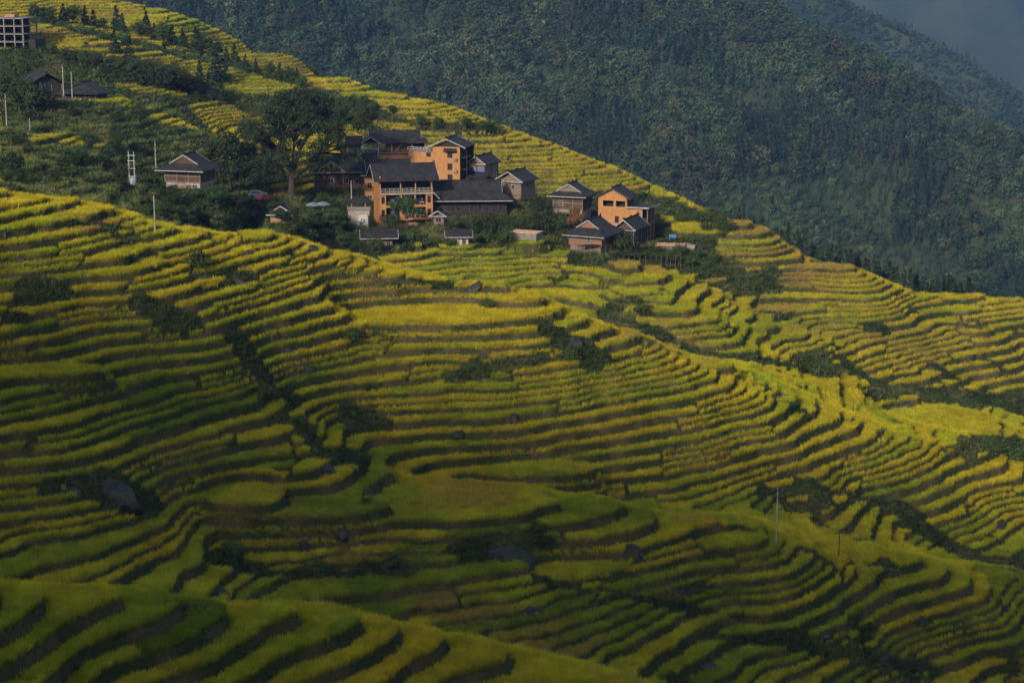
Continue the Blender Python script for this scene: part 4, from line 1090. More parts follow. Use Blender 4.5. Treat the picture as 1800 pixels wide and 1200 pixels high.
# vehicles by the great tree
def car(u, v, D_, yaw, mat, label):
    r_ = root_at('parked_car', u, v, D_, yaw, label, 'car')
    z0 = ground(r_.location.x, r_.location.y) - r_.location.z; r_.location.z += max(0, z0)
    m_ = MB(); sec = [(-2.1, .45, .75), (-1.9, .35, .95), (-1.0, .3, 1.0), (1.0, .3, 1.0), (1.9, .35, .9), (2.15, .45, .75)]
    for (a_, b__) in zip(sec[:-1], sec[1:]):
        m_.add([(a_[0], -.85, a_[1]), (b__[0], -.85, b__[1]), (b__[0], .85, b__[1]), (a_[0], .85, a_[1]), (a_[0], -.85, a_[2]), (b__[0], -.85, b__[2]), (b__[0], .85, b__[2]), (a_[0], .85, a_[2])], [(0,3,2,1),(4,5,6,7),(0,1,5,4),(2,3,7,6),(1,2,6,5),(3,0,4,7)])
    m_.add([(-1.75, -.78, .97), (1.15, -.78, .97), (1.15, .78, .97), (-1.75, .78, .97), (-1.4, -.65, 1.5), (.5, -.65, 1.5), (.5, .65, 1.5), (-1.4, .65, 1.5)], [(4,5,6,7),(0,1,5,4),(1,2,6,5),(2,3,7,6),(3,0,4,7)])
    bd = m_.build('body', mat, r_)
    MB().box(-1.35, .45, -.79, -.71, 1.05, 1.38).box(-1.35, .45, .71, .79, 1.05, 1.38).each('side_window', 'window_dark', r_)
    for x in (-1.3, 1.35):
        for y in (-.8, .8): MB().tube((x, y - .1, .32), (x, y + .1, .32), .32, n_=14).build('wheel', 'rubber', r_)
    return r_
car(453, 347, 417, 10, 'car_blue', 'pale blue car parked in the yard by the great tree')
car(463, 353, 412, 60, 'car_red', 'red car parked behind the brick hut')
def parasol(u, v, D_, label):
    r_ = root_at('parasol', u, v, D_, 0, label, 'parasol', 'parasols below the great tree')
    MB().tube((0, 0, -1), (0, 0, 2.3), .04).build('pole', 'steel', r_)
    m_ = MB(); n_ = 12; ring = [(1.7 * math.cos(2*math.pi*k/n_), 1.7 * math.sin(2*math.pi*k/n_), 1.9 - .08 * (k % 2)) for k in range(n_)]
    ring2 = [(.9 * math.cos(2*math.pi*k/n_), .9 * math.sin(2*math.pi*k/n_), 2.35) for k in range(n_)]
    m_.add(ring + ring2 + [(0, 0, 2.55)], [(k, (k+1) % n_, n_ + (k+1) % n_, n_ + k) for k in range(n_)] + [(n_ + k, n_ + (k+1) % n_, 2*n_) for k in range(n_)])
    m_.build('canopy', 'cloth', r_)
parasol(551, 376, 404, 'pale parasol below the great tree, the left of two'); parasol(568, 375, 404, 'pale parasol below the great tree, the right of two')

# ------------------------------------------------------------------ power poles
def pole(u, v, px_h, label, arms=1, mat='pole_concrete', dmin=150, D_=None, rad=.13, ins=True):
    p = at(u, v, D_) if D_ else pick(u, v, dmin, G=ZG)
    sc_ = F / p[1]; h_ = px_h / sc_
    r_ = empty('utility_pole', p, 0, label, 'utility pole')
    MB().tube((0, 0, -.5), (0, 0, h_), rad * 1.15, rad * .8, 10).build('shaft', mat, r_)
    if arms:
        m_ = MB()
        for k in range(arms): z = h_ - .35 - .9 * k; m_.box(-.75, .75, -.05 - rad, .03 - rad, z - .05, z + .05)
        am = m_.build('crossarm', 'dark_timber', r_)
        if ins:
            m_ = MB()
            for k in range(arms):
                z = h_ - .35 - .9 * k
                for x in (-.65, 0, .65): m_.tube((x, -rad, z + .05), (x, -rad, z + .25), .05, .04, 8)
            m_.each('insulator', 'concrete', am)
    return r_, h_
pole(273, 415, 72, 'tall pale pole with no crossarm rising from the golden rice on the left crest', 0, dmin=255, rad=.11)
pole(274, 292, 47, 'slim pole behind and above the wooden house', 1, D_=408, rad=.12)
pole(618, 356, 39, 'pale pole between the great tree and the guesthouse', 1, D_=420, rad=.13)
pole(12, 222, 57, 'pole with two crossarms at the left edge of the picture', 2, dmin=330, rad=.14)
pole(112, 166, 52, 'taller leaning looking pole in front of the black barns', 1, D_=455, rad=.15)
pole(127, 169, 42, 'shorter plain pole right of the taller one before the black barns', 0, D_=455, rad=.13)
pole(53, 234, 22, 'short pole stub above the golden patch on the left', 0, dmin=330, rad=.10)
pA, hA = pole(1364, 962, 112, 'grey pole with two crossarms standing in the dim green rice', 2, dmin=200, rad=.10)
pB, hB = pole(1474, 985, 58, 'short dark pole just right of the pole with crossarms', 1, 'old_timber', dmin=200, rad=.09)
pole(1548, 792, 42, 'dark thin pole on the sunlit terraces at the right', 1, 'old_timber', dmin=270, rad=.08)
pole(1618, 634, 24, 'small dark pole among the rows of the right hill', 0, 'old_timber', dmin=360, rad=.08)
pole(1634, 557, 26, 'small dark pole higher on the right hill', 0, 'old_timber', dmin=360, rad=.08)
# twin pole transformer stand
r = root_at('transformer_stand', 233, 338, 380, -4, 'twin pole transformer stand on a concrete block left of the wooden house', 'transformer')
MB().tube((-.5, 0, -1), (-.5, 0, 8.2), .16, .12, 10).build('pole', 'pole_concrete', r); MB().tube((.55, 0, -1), (.55, 0, 8.1), .16, .12, 10).build('pole', 'pole_concrete', r)
m_ = MB()
for z in (3.2, 4.8, 6.3, 7.4): m_.box(-.75, .8, -.06 - .15, .04 - .15, z - .06, z + .06)
m_.build('crossarm', 'steel', r)
MB().box(-.1, .95, -.95, -.25, 1.6, 3.0).tube((.2, -.6, 3.0), (.2, -.6, 3.35), .06).tube((.65, -.6, 3.0), (.65, -.6, 3.35), .06).build('transformer', 'steel', r)
MB().box(-2.2, 2.0, -1.2, 1.2, -2.5, .35).build('base', 'concrete', r)
# slack cable running down from the short dark pole
p0 = Vector(pB.location) + Vector((0, 0, hB - .2)); p1 = Vector(at(1790, 1260, 206)); m_ = MB(); pr = p0
for k in range(1, 25):
    t_ = k / 24; q_ = p0.lerp(p1, t_); q_.z -= 2.2 * math.sin(math.pi * t_) * .5; m_.tube(pr, q_, .022, n_=5); pr = q_
tag(m_.build('power_cable', 'rubber'), 'thin dark cable sagging from the short pole to the lower right', 'cable')
p0 = Vector(pA.location) + Vector((-.6, -.1, hA - .3)); p1 = Vector(pB.location) + Vector((0, -.1, hB - .2)); m_ = MB(); pr = p0
for k in range(1, 13):
    t_ = k / 12; q_ = p0.lerp(p1, t_); q_.z -= .5 * math.sin(math.pi * t_); m_.tube(pr, q_, .018, n_=5); pr = q_
tag(m_.build('power_cable', 'rubber'), 'thin cable strung between the two poles in the dim rice', 'cable')
# far pylons
def pick_m(u, v):
    D = np.arange(760, 1500, 2.0); r_ = ray(u, v); t_ = D / r_[1]; x = r_[0] * t_; g_ = mountain(x, D); k = np.argmax(g_ > r_[2] * t_)
    return (float(x[k]), float(D[k]), float(g_[k]))
for (u, v, lab) in ((1738, 104, 'pale twin legged pylon far off at the upper right, the left of the pair'), (1765, 104, 'pale twin legged pylon far off at the upper right, the right of the pair'), (1518, 42, 'single pale pylon high on the far wooded slope')):
    p = pick_m(u, v); r_ = empty('pylon', p, 0, lab, 'pylon', 'far pylons')
    sp_ = 1.1 if u > 1600 else .1
    for sg in (-1, 1): MB().tube((sg * sp_, 0, -2), (sg * sp_, 0, 13), .28, .22, 6).build('leg', 'pole_concrete', r_)
    MB().box(-2.4, 2.4, -.2, .2, 12.0, 12.4).build('crossarm', 'pole_concrete', r_)

# ------------------------------------------------------------------ rocks
def rock(u, v, wpx, hpx, label, seed, dmin=190, turn=0.0, lean=0.0):
    x, y, z = pick(u, v, dmin, G=ZG); sc_ = F / y
    rx = wpx / sc_ / 2; rz = hpx / sc_ * 0.8; ry = max(rx * .6, rz * .8)
    import bmesh
    bm = bmesh.new(); bmesh.ops.create_icosphere(bm, subdivisions=4, radius=1.0)
    P_ = np.array([vv.co[:] for vv in bm.verts])
    n3 = lambda s_, k: fbm(P_[:, 0] * s_ + k, P_[:, 1] * s_ + P_[:, 2] * s_ * .7 + k * 3, seed, 3)
    ff_ = 1 + .28 * n3(1.3, seed) + .12 * n3(3.5, seed + 5) + 0.05 * n3(9, seed + 2)
    rr_ = np.random.default_rng(seed)
    Q = P_ * ff_[:, None]
    for _ in range(14):      # broken flat faces
        nn = rr_.normal(size=3); nn[2] = abs(nn[2]) * .7; nn /= np.linalg.norm(nn); dd = Q @ nn; lim = rr_.uniform(.42, .8)
        Q -= np.clip(dd - lim, 0, None)[:, None] * nn * .97
    Q *= np.array([rx, ry, rz]); c_, s_ = math.cos(lean), math.sin(lean)
    Q[:, 2], Q[:, 0] = Q[:, 2] * c_ - Q[:, 0] * s_, Q[:, 0] * c_ + Q[:, 2] * s_
    for vv, q_ in zip(bm.verts, Q): vv.co = q_
    me = bpy.data.meshes.new('rock'); bm.to_mesh(me); bm.free(); me.materials.append(MATS['rock'])
    o = bpy.data.objects.new('rock', me); COL.objects.link(o); o.location = (x, y, z - rz * (.05 if wpx > 90 else .3)); o.rotation_euler = (0, 0, turn)
    return tag(o, label, 'rock')
rock(205, 872, 130, 44, 'largest dark boulder, half buried among the terraces at the left', 1, turn=-.3, lean=.25)
rock(125, 868, 70, 26, 'cracked rock outcrop just left of the largest boulder', 2)
rock(570, 826, 62, 26, 'grey striped rock at the foot of the cleft left of centre', 3, lean=.2)
rock(885, 985, 125, 48, 'wide black rock wall under the big pale field at the bottom centre', 4)
rock(385, 1046, 105, 26, 'long dark slab lying above the nearest terraces', 5, lean=.3)
rock(602, 934, 34, 22, 'small pointed rock at the end of the curved golden field', 6, lean=-.5)
rock(1115, 1124, 52, 24, 'rounded grey boulder low at the bottom centre right', 7)
rock(1195, 1108, 40, 10, 'flat pale stone right of the rounded boulder', 8)
rock(1372, 702, 50, 26, 'tilted dark slab in the sunlit terraces at right', 9, 270, lean=.5)
rock(1432, 718, 30, 20, 'small grey rock just right of the tilted slab', 10, 270, lean=.4)
rock(1695, 605, 58, 24, 'grey rock outcrop near the right edge of the right hill', 11, 360)
rock(1660, 752, 44, 12, 'flat grey rock in the wide golden field at the right', 12, 290)
rock(832, 512, 34, 34, 'steep dark slab beside the end of the bright golden field', 13, 290, lean=.7)
rock(1285, 842, 40, 16, 'jagged dark rock in the middle of the curved terraces', 14, 250, lean=.3)
rock(1295, 962, 46, 14, 'dark stone on the crest above the lower terraces', 15, 220, lean=.3)
rock(1448, 902, 46, 14, 'dark split rock right of the pole with crossarms', 16, 240)
rock(405, 612, 30, 30, 'upright black rock in the shade left of the bowl', 17, 230)
rock(505, 616, 34, 22, 'black rock cluster right of the upright one', 18, 230)
rock(1010, 606, 60, 24, 'weathered rocks on the overgrown knoll at the centre', 19, 280, lean=.3)
rock(1203, 664, 40, 18, 'dark rock under the orange tinted field right of centre', 20, 280)
rock(1540, 1142, 60, 26, 'dark boulder half hidden in weeds at the bottom right', 21, 200)
rock(1640, 992, 40, 14, 'low grey stone at the lower right crest', 22, 230)
rock(1552, 1168, 44, 22, 'smaller dark boulder just below the one in the weeds', 23, 200)
rock(1240, 1180, 90, 20, 'broad dark rock shelf at the bottom edge right of centre', 24, 195)
rock(130, 980, 24, 14, 'small round stone in the shaded rows at lower left', 25, 200)
rock(226, 915, 44, 14, 'flat stone below the largest boulder', 26, 200)
rock(8, 418, 22, 16, 'dark rock at the left edge of the golden crest', 27, 250)
rock(30, 455, 26, 14, 'pale stones in the rice near the left edge', 28, 250)
rock(200, 425, 26, 10, 'low stone pile between golden rows at upper left', 29, 250)
rock(415, 492, 50, 18, 'group of grey stones in scrub on the golden left slope', 30, 260)
rock(720, 488, 34, 14, 'flat grey stone on the crest under the village', 31, 290, lean=.4)
rock(1540, 690, 30, 14, 'dark stone in the scrub strip at the right', 32, 340)
rock(1745, 690, 34, 18, 'reddish grey rock in the scrub near the right edge', 33, 350)
rock(1590, 716, 60, 10, 'long low grey ledge above the wide golden field', 34, 330)

# loose stones on the banks: copies of a few shapes
stones = []
rq = np.random.default_rng(31); cnt = 0
for k in range(400):
    if cnt >= 45: break
    u = rq.uniform(10, 1790); v = rq.uniform(430, 1180)
    x, y, z = pick(u, v, 205 if v > 830 else 255, G=ZG); i_, j_ = near_ix(np.array([x]), np.array([y]))
    if dist_edge[i_[0], j_[0]] > 0.0 or y > 440: continue
    if len(stones) < 4:
        o = rock(u, v, 10 + 3 * len(stones), 7, 'small grey stone lying on a bank between rice rows', 60 + len(stones), 205 if v > 830 else 255)
        stones.append(o)
    else:
        o = stones[cnt % 4].copy(); COL.objects.link(o); o.location = (x, y, z + .05); o.rotation_euler = (rq.uniform(-.3, .3), rq.uniform(-.3, .3), rq.uniform(0, 6.28)); s_ = rq.uniform(.7, 2.3); o.scale = (s_, s_, s_ * rq.uniform(.6, 1))
    o['group'] = 'small stones on the banks'; cnt += 1

# service cables on the left slope
def cable(p0, p1, sag, label, r_=.025):
    m_ = MB(); pr = Vector(p0)
    for k in range(1, 15):
        t_ = k / 14; q_ = Vector(p0).lerp(Vector(p1), t_); q_.z -= sag * 4 * t_ * (1 - t_); m_.tube(pr, q_, r_, n_=5); pr = q_
    tag(m_.build('power_cable', 'rubber'), label, 'cable')
cable(at(112, 116, 455), at(-160, 70, 470), 1.2, 'cable running left from the taller pole before the black barns')
cable(at(274, 247, 408), at(233, 268, 380), .6, 'short cable between the slim pole and the twin pole stand')
cable(at(233, 268, 380), at(12, 168, 400), 2.0, 'long cable from the twin pole stand up to the left edge pole')
cable(at(618, 319, 420), at(660, 312, 424), .4, 'short cable from the pale pole to the guesthouse')
cable(at(273, 345, 290), at(430, 420, 372), 1.0, 'slack cable dropping from the bare pole on the golden crest to the thicket')

# ------------------------------------------------------------------ trees one can tell apart
def leafy(name, VFS, mat, parent):
    V, Fq, S = VFS
    return obj_np(name, V, Fq, mat, [('shade', 'FLOAT', S)], parent)
def join(parts):
    V = []; Fq = []; S = []; b_ = 0
    for v_, f_, s_ in parts: V.append(v_); Fq.append(f_ + b_); S.append(s_); b_ += len(v_)
    return np.concatenate(V), np.concatenate(Fq), np.concatenate(S)
def limbs(mb, base, tips, r0, seed):
    rr_ = random.Random(seed)
    for tp in tips:
        st_ = base.lerp(Vector((base.x, base.y, tp.z)), rr_.uniform(.1, .35)); md_ = st_.lerp(tp, .5) + Vector((rr_.uniform(-1, 1), rr_.uniform(-1, 1), rr_.uniform(-.2, .8))) * (tp - st_).length * .12
        ra = r0 * rr_.uniform(.25, .45); mb.tube(st_, md_, ra, ra * .65, 6); mb.tube(md_, tp, ra * .66, ra * .2, 5)
def make_tree(kind, seed):
    """returns (trunk mesh builder, crown arrays, leaf material) for a tree about 8 m tall"""
    rr_ = random.Random(seed); tb = MB()
    if kind == 'fir':
        tb.tube((0, 0, -.5), (0, 0, 7.6), .17, .03, 7)
        V, Fq, S = leaf_ball(150, 11, 1.75, 3.55, .26, seed, shape='cone', clump_r=.20); V[:, 2] += .95
        return tb, (V, Fq, S), 'fir_leaf'
    if kind == 'round':
        base = Vector((0, 0, 1.4)); tb.tube((0, 0, -.5), base, .26, .2, 8)
        tips = [Vector((rr_.uniform(-2, 2), rr_.uniform(-2, 2), rr_.uniform(3.5, 7))) for _ in range(8)]
        tb.tube(base, (rr_.uniform(-.3, .3), .1, 4.2), .2, .1, 7); limbs(tb, base, tips, .3, seed)
        return tb, leaf_ball(100, 34, 2.7, 3.0, .19, seed, zc=4.6, clump_r=.27, hollow=.45), 'tree_leaf'
    if kind == 'spread':
        base = Vector((0, 0, 2.2)); tb.tube((0, 0, -.5), base, .3, .22, 8)
        tips = [Vector((rr_.uniform(-3.2, 3.2), rr_.uniform(-3, 3), rr_.uniform(4, 7))) for _ in range(10)]
        limbs(tb, base, tips, .36, seed)
        pts = [leaf_ball(22, 30, 1.35, .95, .19, seed + k, zc=0, clump_r=.42, hollow=.3) for k in range(9)]
        out = []
        for k, (v_, f_, s_) in enumerate(pts): out.append((v_ + np.array(tips[k][:]), f_, s_))
        return tb, join(out), 'tree_leaf'
    if kind == 'bush':
        tb.tube((0, 0, -.3), (0, 0, 1.0), .09, .05, 6); tb.tube((0, 0, .1), (.5, .1, 1.3), .05, .03, 5); tb.tube((0, 0, .1), (-.45, -.1, 1.2), .05, .03, 5)
        return tb, leaf_ball(60, 26, 1.55, 1.1, .13, seed, zc=1.15, clump_r=.33, hollow=.35), 'shrub_leaf'
PROT = {}
def tree(kind, u, v, h_, label, group=None, dmin=330, D_=None, mat=None, wide=1.0, cat=None, var=3):
    """h_ in metres; stands where the sight line through (u, v) meets the ground"""
    if D_:
        x, y, _ = at(u, v, D_); z = ground(x, y)
    else:
        x, y, z = pick(u, v, dmin, G=ZG)
    key = (kind, random.randrange(var), mat)
    nm = {'fir': 'fir_tree', 'round': 'leafy_tree', 'spread': 'spreading_tree', 'bush': 'shrub'}[kind]
    if key not in PROT:
        tb, VFS, lm = make_tree(kind, 2000 + 37 * key[1] + len(kind) * 11)
        r_ = bpy.data.objects.new(nm, None); COL.objects.link(r_)
        a_ = tb.build('trunk' if kind != 'bush' else 'stem', 'bark', r_); b__ = leafy('crown' if kind != 'bush' else 'foliage', VFS, mat or lm, r_)
        PROT[key] = (r_, a_, b__)
    else:
        s_ = PROT[key]; r_ = s_[0].copy(); COL.objects.link(r_)
        for k in ('label', 'category', 'group'):
            if k in r_: del r_[k]
        for ch in s_[1:]:
            c_ = ch.copy(); COL.objects.link(c_); c_.parent = r_
    s_ = h_ / (8.0 if kind != 'bush' else 2.4)
    r_.location = (x, y, z - .1); r_.rotation_euler = (0, 0, random.uniform(0, 6.28))
    r_.scale = (s_ * wide, s_ * wide, s_)
    return tag(r_, label, cat or ('shrub' if kind == 'bush' else 'tree'), group)

# the great tree in the middle of the village
gx_, gy_, _ = at(512, 350, 428); gz_ = ground(gx_, gy_)
r = empty('great_tree', (gx_, gy_, gz_ - .3), 0, 'huge old spreading tree with a forked trunk towering over the village', 'tree')
rr_ = random.Random(5); nr = np.random.default_rng(5)
tb = MB(); k0 = Vector((0, 0, -.6)); k1 = Vector((.2, 0, 4.6))
tb.tube(k0, (.1, 0, 1.2), 1.05, .78, 12); tb.tube((.1, 0, 1.2), k1, .78, .6, 12)
mains = [(Vector((-4.6, .5, 11)), .34), (Vector((-1.5, -1, 14)), .42), (Vector((2.6, 1, 13)), .42), (Vector((6.2, -.5, 10.5)), .34), (Vector((0.8, 2.5, 15)), .3), (Vector((-6.5, -1.5, 7.5)), .24)]
for (q_, ra) in mains:
    md_ = k1.lerp(q_, .5) + Vector((0, 0, -.9 if abs(q_.x) > 4 else .3)); tb.tube(k1, md_, ra, ra * .8, 8); tb.tube(md_, q_, ra * .8, ra * .5, 7)
parts = []
lobes = []
for k in range(135):
    an = rr_.uniform(0, 6.283); zf = rr_.uniform(-.62, 1.0); rad_ = math.sqrt(max(.05, 1 - zf * zf)) * rr_.uniform(.45, 1.0)
    px = 2.2 + 11.6 * rad_ * math.cos(an); py = 8.0 * rad_ * math.sin(an); pz = 14.5 + 8.6 * zf
    if zf < -.25 and px > 3 and rr_.random() < .55: continue
    lobes.append(Vector((px, py, pz)))
for k, (x, z) in enumerate([(-11.5, 6.5), (-9.5, 5.4), (-10, 8.4), (-7.5, 6.8), (-12.3, 9.0), (11.5, 9.0), (13.2, 9.8), (10, 8.2), (-8.8, 10.5), (-5, 5.5), (-6.5, 8.5), (-3, 7.5), (-1.5, 9), (3.2, 8.5), (5.5, 7.6), (-8, 4.6), (2, 6.4), (-2.5, 5.2), (-4.2, 7.0), (4.4, 9.5), (0.5, 8.0), (1.8, 10.2), (-3.4, 9.8), (6.8, 9.6), (8.6, 7.4), (-6.2, 5.8), (-9.8, 7.0)]): lobes.append(Vector((x, rr_.uniform(-4.5, -1) if k > 8 else rr_.uniform(-2, 2), z)))
for k, q_ in enumerate(lobes):
    mq = min(mains, key=lambda mm: (mm[0] - q_).length)[0]; md_ = mq.lerp(q_, .5) + Vector((rr_.uniform(-.6, .6), rr_.uniform(-.6, .6), rr_.uniform(-.2, .8)))
    tb.tube(mq.lerp(k1, rr_.uniform(0, .3)), md_, .17, .11, 5); tb.tube(md_, q_, .11, .04, 5)
    v_, f_, s_ = leaf_ball(15, 24, rr_.uniform(1.3, 2.1), rr_.uniform(.8, 1.25), .185, 3000 + k, zc=0, clump_r=.42, hollow=.25)
    s_ = np.clip(s_ * .8 + rr_.uniform(-.12, .22), 0, 1).astype(np.float32)
    parts.append((v_ + np.array(q_[:]), f_, s_))
tb.build('trunk', 'bark', r); foliage_mat('great_tree_leaf', (0.011, 0.020, 0.008), (0.040, 0.054, 0.018), False); leafy('crown', join(parts), 'great_tree_leaf', r)
r.scale = (1.16, 1.05, 1.06)

# other trees round the village
T = tree
T('round', 405, 335, 13.5, 'dense dark tree filling the gap between the wooden house and the great tree')
T('round', 380, 318, 9.0, 'dark tree peeping over the roof of the lone wooden house')
T('spread', 432, 330, 11.0, 'loose crowned tree leaning on the left flank of the great tree')
T('round', 435, 262, 8.0, 'grey green tree behind the great tree on its left shoulder', dmin=440)
T('round', 640, 228, 7.0, 'pale feathery tree behind the great tree on its right shoulder', dmin=450)
T('spread', 716, 408, 7.5, 'dark tree spreading across the lower balconies of the orange guesthouse', D_=416)
T('round', 690, 404, 5.0, 'low dark tree at the left foot of the orange guesthouse', D_=415)
T('round', 590, 350, 7.0, 'leafy tree in front of the twin peaked house', D_=424)
T('round', 566, 345, 6.5, 'dark tree under the right limbs of the great tree', D_=424)
T('spread', 612, 345, 6.0, 'small tree left of the pale pole', D_=424)
T('round', 480, 352, 4.4, 'bright rounded tree beside the parked cars', D_=412)
T('round', 497, 352, 4.6, 'rounded tree at the foot of the great tree trunk', D_=414)
T('round', 525, 356, 4.0, 'dark bushy tree just right of the great tree trunk', D_=416)
T('round', 410, 355, 6.5, 'light green tree below the lone wooden house', D_=395)
T('round', 385, 352, 5.0, 'medium green tree touching the corner of the lone wooden house', D_=392)
T('round', 305, 350, 5.0, 'small tree covering the left corner of the lone wooden house', D_=385)
for (u, v, h_) in ((835, 388, 5.5), (862, 384, 6.2), (892, 382, 6.0), (915, 378, 5.5), (850, 400, 4.2), (880, 402, 4.0), (905, 396, 4.5)):
    T('spread' if (u % 2) else 'round', u, v, h_, 'olive green tree in the hedge in front of the long hall', 'hedge trees before the long hall', D_=420)
for (u, v, h_) in ((945, 372, 6.2), (965, 378, 6.8), (985, 385, 5.8), (950, 395, 5.0), (1030, 400, 4.5)):
    T('round', u, v, h_, 'dark green tree below the two old houses between hall and tower', 'trees below the old houses', D_=422)
T('spread', 1012, 408, 7.5, 'thin half bare tree with rusty leaves before the dark old house', D_=420, mat='dry_leaf', wide=.6)
T('round', 1046, 372, 5.2, 'dark tree filling the corner left of the orange tower', D_=440)
T('bush', 1092, 438, 4.5, 'dark ivy clad bush against the red brown wooden house', D_=409)
# dark wood on the upper left slope
for (u, v, h_) in ((150, 118, 8), (172, 124, 8.5), (196, 130, 9), (218, 142, 10), (240, 150, 11), (262, 156, 11.5), (284, 160, 12), (306, 163, 12), (326, 166, 10.5), (345, 170, 8.5), (130, 112, 6.5), (112, 107, 6), (95, 100, 5),
                   (270, 140, 9), (300, 146, 9), (232, 132, 8)):
    T('round', u, v, h_ * .62, 'dark rounded tree in the wood on the upper left slope', 'dark wood on the upper left slope', dmin=440, wide=1.3)
for (u, v, h_) in ((203, 100, 7.5), (228, 118, 8), (352, 160, 8), (372, 175, 7)):
    T('fir', u, v, h_, 'dark fir standing in the rounded wood of the upper left slope', 'firs in the upper left wood', dmin=440)
T('fir', 386, 162, 11.0, 'lone pointed fir standing clear against the golden upper terraces', D_=520, wide=1.25)
T('fir', 368, 188, 7.0, 'small fir under the lone pointed one', D_=508)
T('fir', 390, 190, 6.5, 'bushy fir just below the lone pointed one', D_=508)
# slope between barns and the golden crest
rl_ = random.Random(77)
for k in range(24):
    u = rl_.uniform(5, 250); v = rl_.uniform(205, 330)
    if 150 > u and 236 < v < 262: v += 30
    T('round', u, v, rl_.uniform(2.6, 5.0), 'dark low tree on the overgrown slope below the black barns', 'low trees below the black barns', dmin=330, wide=1.25)
for (u, v, h_) in ((10, 190, 8), (35, 200, 9), (60, 205, 8), (85, 200, 6)):
    T('round', u, v, h_, 'dark bushy tree left of the black barns at the picture edge', 'trees left of the barns', dmin=380, wide=1.2)
for k in range(26):
    u = rl_.uniform(255, 640); v = 352 + (u - 255) * .16 + rl_.uniform(0, 40)
    T('round' if k % 2 else 'spread', u, v, rl_.uniform(3.0, 5.8), 'dark leafy tree in the thicket under the village', 'thicket under the village', dmin=335, wide=1.25)
for k in range(22):
    u = rl_.uniform(430, 1000); v = rl_.uniform(405, 442)
    T('bush', u, v, rl_.uniform(1.6, 3.2), 'rounded green shrub on the bank below the houses', 'shrubs on the bank below the houses', dmin=345)
for k in range(14):
    u = rl_.uniform(1170, 1290); v = 352 + (u - 1170) * .28 + rl_.uniform(4, 36)
    T('bush', u, v, rl_.uniform(2.2, 4.0), 'dark shrub on the bank right of the orange tower', 'shrubs right of the orange tower', dmin=400)
for (u, v) in ((1195, 452), (1225, 455), (1240, 470), (1215, 470), (1180, 455), (1255, 462), (1130, 460), (1150, 470)):
    T('bush', u, v, rl_.uniform(1.6, 2.6), 'low shrub on the garden bank below the plank platform', 'shrubs below the platform', dmin=370)
# row of firs in the cleft between the two upper ridges
for (u, v, h_) in ((88, 42, 7), (112, 44, 7.5), (128, 46, 8.5), (150, 48, 8), (165, 50, 7), (205, 56, 9.5), (216, 60, 7.5), (243, 66, 6.5), (258, 68, 9.5), (272, 74, 6.5), (288, 78, 8.5), (303, 82, 7.5), (322, 88, 8),
                   (345, 96, 10), (356, 99, 8.5), (372, 104, 7.5), (398, 112, 6), (413, 116, 8), (432, 122, 5.5), (450, 128, 5), (475, 138, 6), (492, 142, 6.5), (508, 148, 6), (522, 152, 5.5)):
    T('fir' if rl_.random() < .8 else 'round', u, v, h_ * .78, 'small dark fir in the row down the cleft between the upper ridges', 'fir row between the upper ridges', dmin=527, wide=1.15)
for (u, v, h_) in ((60, 36, 6), (75, 40, 6), (180, 55, 6), (60, 30, 5), (495, 150, 6), (512, 156, 7), (530, 160, 6), (620, 190, 5), (640, 196, 6), (655, 200, 5), (690, 206, 4.5), (740, 226, 5), (770, 228, 5), (820, 232, 5), (850, 234, 5)):
    T('round', u, v, h_ * .75, 'small dusky tree among the far upper terraces', 'small trees on the far terraces', dmin=478, wide=1.2)
# conifers rising behind the right ridge
for k in range(84):
    u = 1285 + k * 6.4 + rl_.uniform(-3, 3); D_ = float(np.interp(u, [1250, 1500, 1800], [456, 414, 425])) + rl_.uniform(14, 42); sil = np.interp(u, [1250, 1500, 1800], [372, 470, 542])
    x, y, _ = at(u, 500, D_); z = ground(x, y); want = sil - rl_.uniform(3, 30); top = at(u, want, D_)[2]; hh = top - z
    if 3 < hh < 24: T('fir', u, sil, hh, 'tall dark fir rising behind the crest of the right hill', 'firs behind the right hill', D_=D_, wide=.7)
# shrubs and small trees down among the terraces
for (u, v, h_, lab) in ((345, 478, 3.0, 'dark shrub in the scrub patch on the golden left slope'), (408, 985, 2.6, 'dark round bush with dry flowers near the bottom left'), (548, 905, .9, 'tiny dark bush on the pale field'),
                        (645, 892, 1.5, 'small rounded bush at the edge of the big pale field'), (955, 960, 1.9, 'dark bush beside the black rock wall'), (940, 935, 1.6, 'dark bush above the black rock wall'),
                        (1705, 722, 2.4, 'small tree at the tip of the wide golden field'), (1640, 712, 2.6, 'round bush above the wide golden field'), (1415, 660, 4.4, 'leafy tree in the scrub strip right of centre'),
                        (1445, 668, 3.6, 'second leafy tree right of the first in the scrub strip'), (1130, 560, 2.8, 'dry brownish bush in the terraces below the village'), (1000, 640, 2.6, 'green shrub on the overgrown knoll'),
                        (860, 545, 2.2, 'green shrub under the bright golden field'), (1755, 800, 3.0, 'dense shrub in the dark thicket at the right edge'), (1785, 815, 3.4, 'taller shrub in the dark thicket at the right edge'),
                        (1740, 785, 2.2, 'low shrub at the top of the dark thicket at right'), (1330, 505, 2.0, 'shrub in the green patch right of the village'), (1020, 870, 1.0, 'little dark bush on the smooth green crest'),
                        (620, 605, 2.4, 'dark shrub in the cleft under the golden crest'), (470, 700, 2.2, 'green shrub deep in the left cleft'), (1520, 1120, 2.4, 'weedy bush at the bottom right'), (1440, 1150, 2.2, 'green bush low at the bottom right'),
                        (690, 1000, 2.0, 'bush in the dark gully at the bottom centre'), (560, 1010, 2.2, 'wide bush in the dark gully left of centre')):
    T('bush', u, v, h_, lab, dmin=(330 if 640 < v < 730 and u > 1380 else 250 if v < 800 else 190))

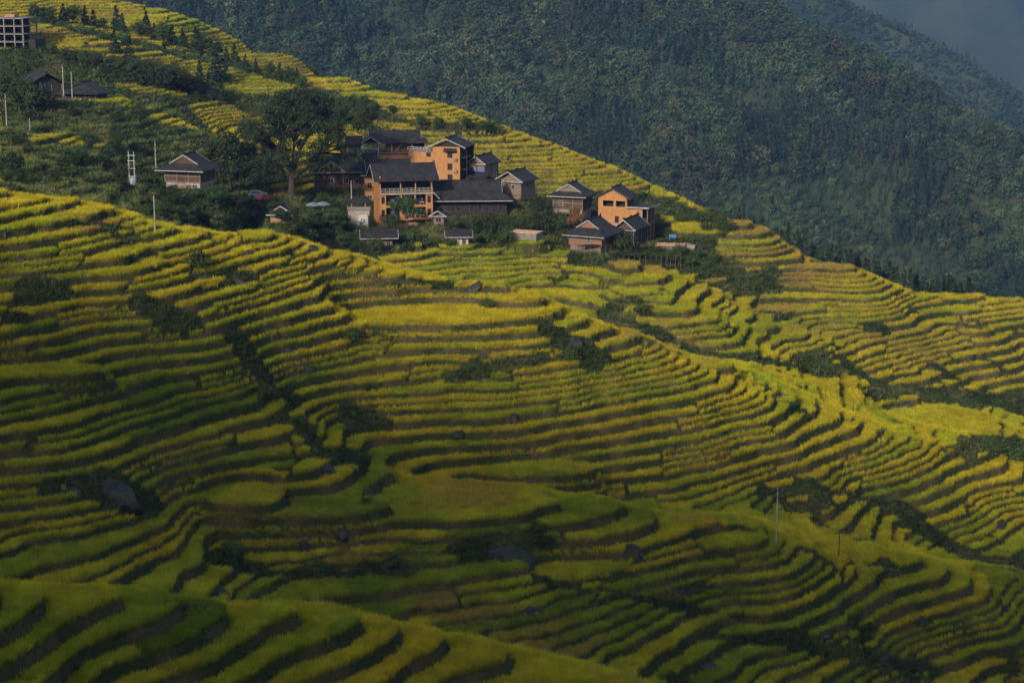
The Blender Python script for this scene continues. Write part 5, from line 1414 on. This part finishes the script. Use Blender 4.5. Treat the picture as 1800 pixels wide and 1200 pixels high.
# banana plants
def banana(u, v, D_, h_, label):
    x, y, _ = at(u, v, D_); r_ = empty('banana_plant', (x, y, ground(x, y) - .1), random.uniform(0, 6), label, 'banana plant')
    MB().tube((0, 0, -.2), (0, 0, h_ * .5), .16, .1, 8).build('stem', 'banana_leaf', r_)
    V = []; Fq = []; S = []
    for k in range(9):
        an = k * 2.4; ln_ = h_ * random.uniform(.55, .8); el = random.uniform(.5, 1.2); b_ = len(V); n_ = 6
        for s_ in range(n_ + 1):
            f_ = s_ / n_; rad_ = ln_ * f_ * math.cos(el * (1 - .2 * f_)); zz = h_ * .48 + ln_ * (math.sin(el) * f_ - .55 * f_ * f_); w_ = .32 * math.sin(math.pi * min(1, .12 + f_ * .86)) + .02
            cx_, cy_ = math.cos(an) * rad_, math.sin(an) * rad_; V += [(cx_ - math.sin(an) * w_, cy_ + math.cos(an) * w_, zz - .05), (cx_ + math.sin(an) * w_, cy_ - math.cos(an) * w_, zz - .05)]; S += [random.random()] * 2
        Fq += [(b_ + 2*k2, b_ + 2*k2 + 1, b_ + 2*k2 + 3, b_ + 2*k2 + 2) for k2 in range(n_)]
    leafy('leaves', (np.array(V), np.array(Fq), np.array(S, np.float32)), 'banana_leaf', r_)
banana(368, 400, 365, 4.2, 'banana plant with ragged leaves in the thicket below the lone house')
banana(385, 402, 366, 3.6, 'smaller banana plant right of the ragged one in the thicket')
banana(1062, 472, 398, 2.6, 'banana plant at the garden edge under the red brown house')

# vine trellises below the right hand houses
def trellis(u, v, D_, ln_, yaw, label):
    x, y, _ = at(u, v, D_); r_ = empty('vine_trellis', (x, y, ground(x, y)), R(yaw), label, 'trellis', 'vine trellises below the houses')
    m_ = MB(); n_ = int(ln_ / 1.1)
    for k in range(n_ + 1):
        xx = -ln_/2 + ln_ * k / n_
        for yq in (0, 1.6): m_.tube((xx + random.uniform(-.1, .1), yq, -1.2), (xx, yq, 1.9), .05, .04, 5)
    m_.build('post', 'grey_timber', r_)
    v_, f_, s_ = leaf_ball(int(ln_ * 9), 16, 1.0, 1.0, .14, int(u), zc=0, clump_r=.35, hollow=.2)
    v_ = v_ * np.array([ln_ / 2, .95, .28]) + np.array([0, .8, 1.95]); leafy('vine', (v_, f_, s_), 'shrub_leaf', r_)
trellis(1120, 464, 402, 13, 8, 'long leafy trellis, the longest of those below the red brown house')
trellis(1046, 455, 405, 7, 10, 'short leafy trellis directly under the red brown house')
trellis(1165, 458, 406, 8, 12, 'leafy trellis on pale posts ending at the plank platform')
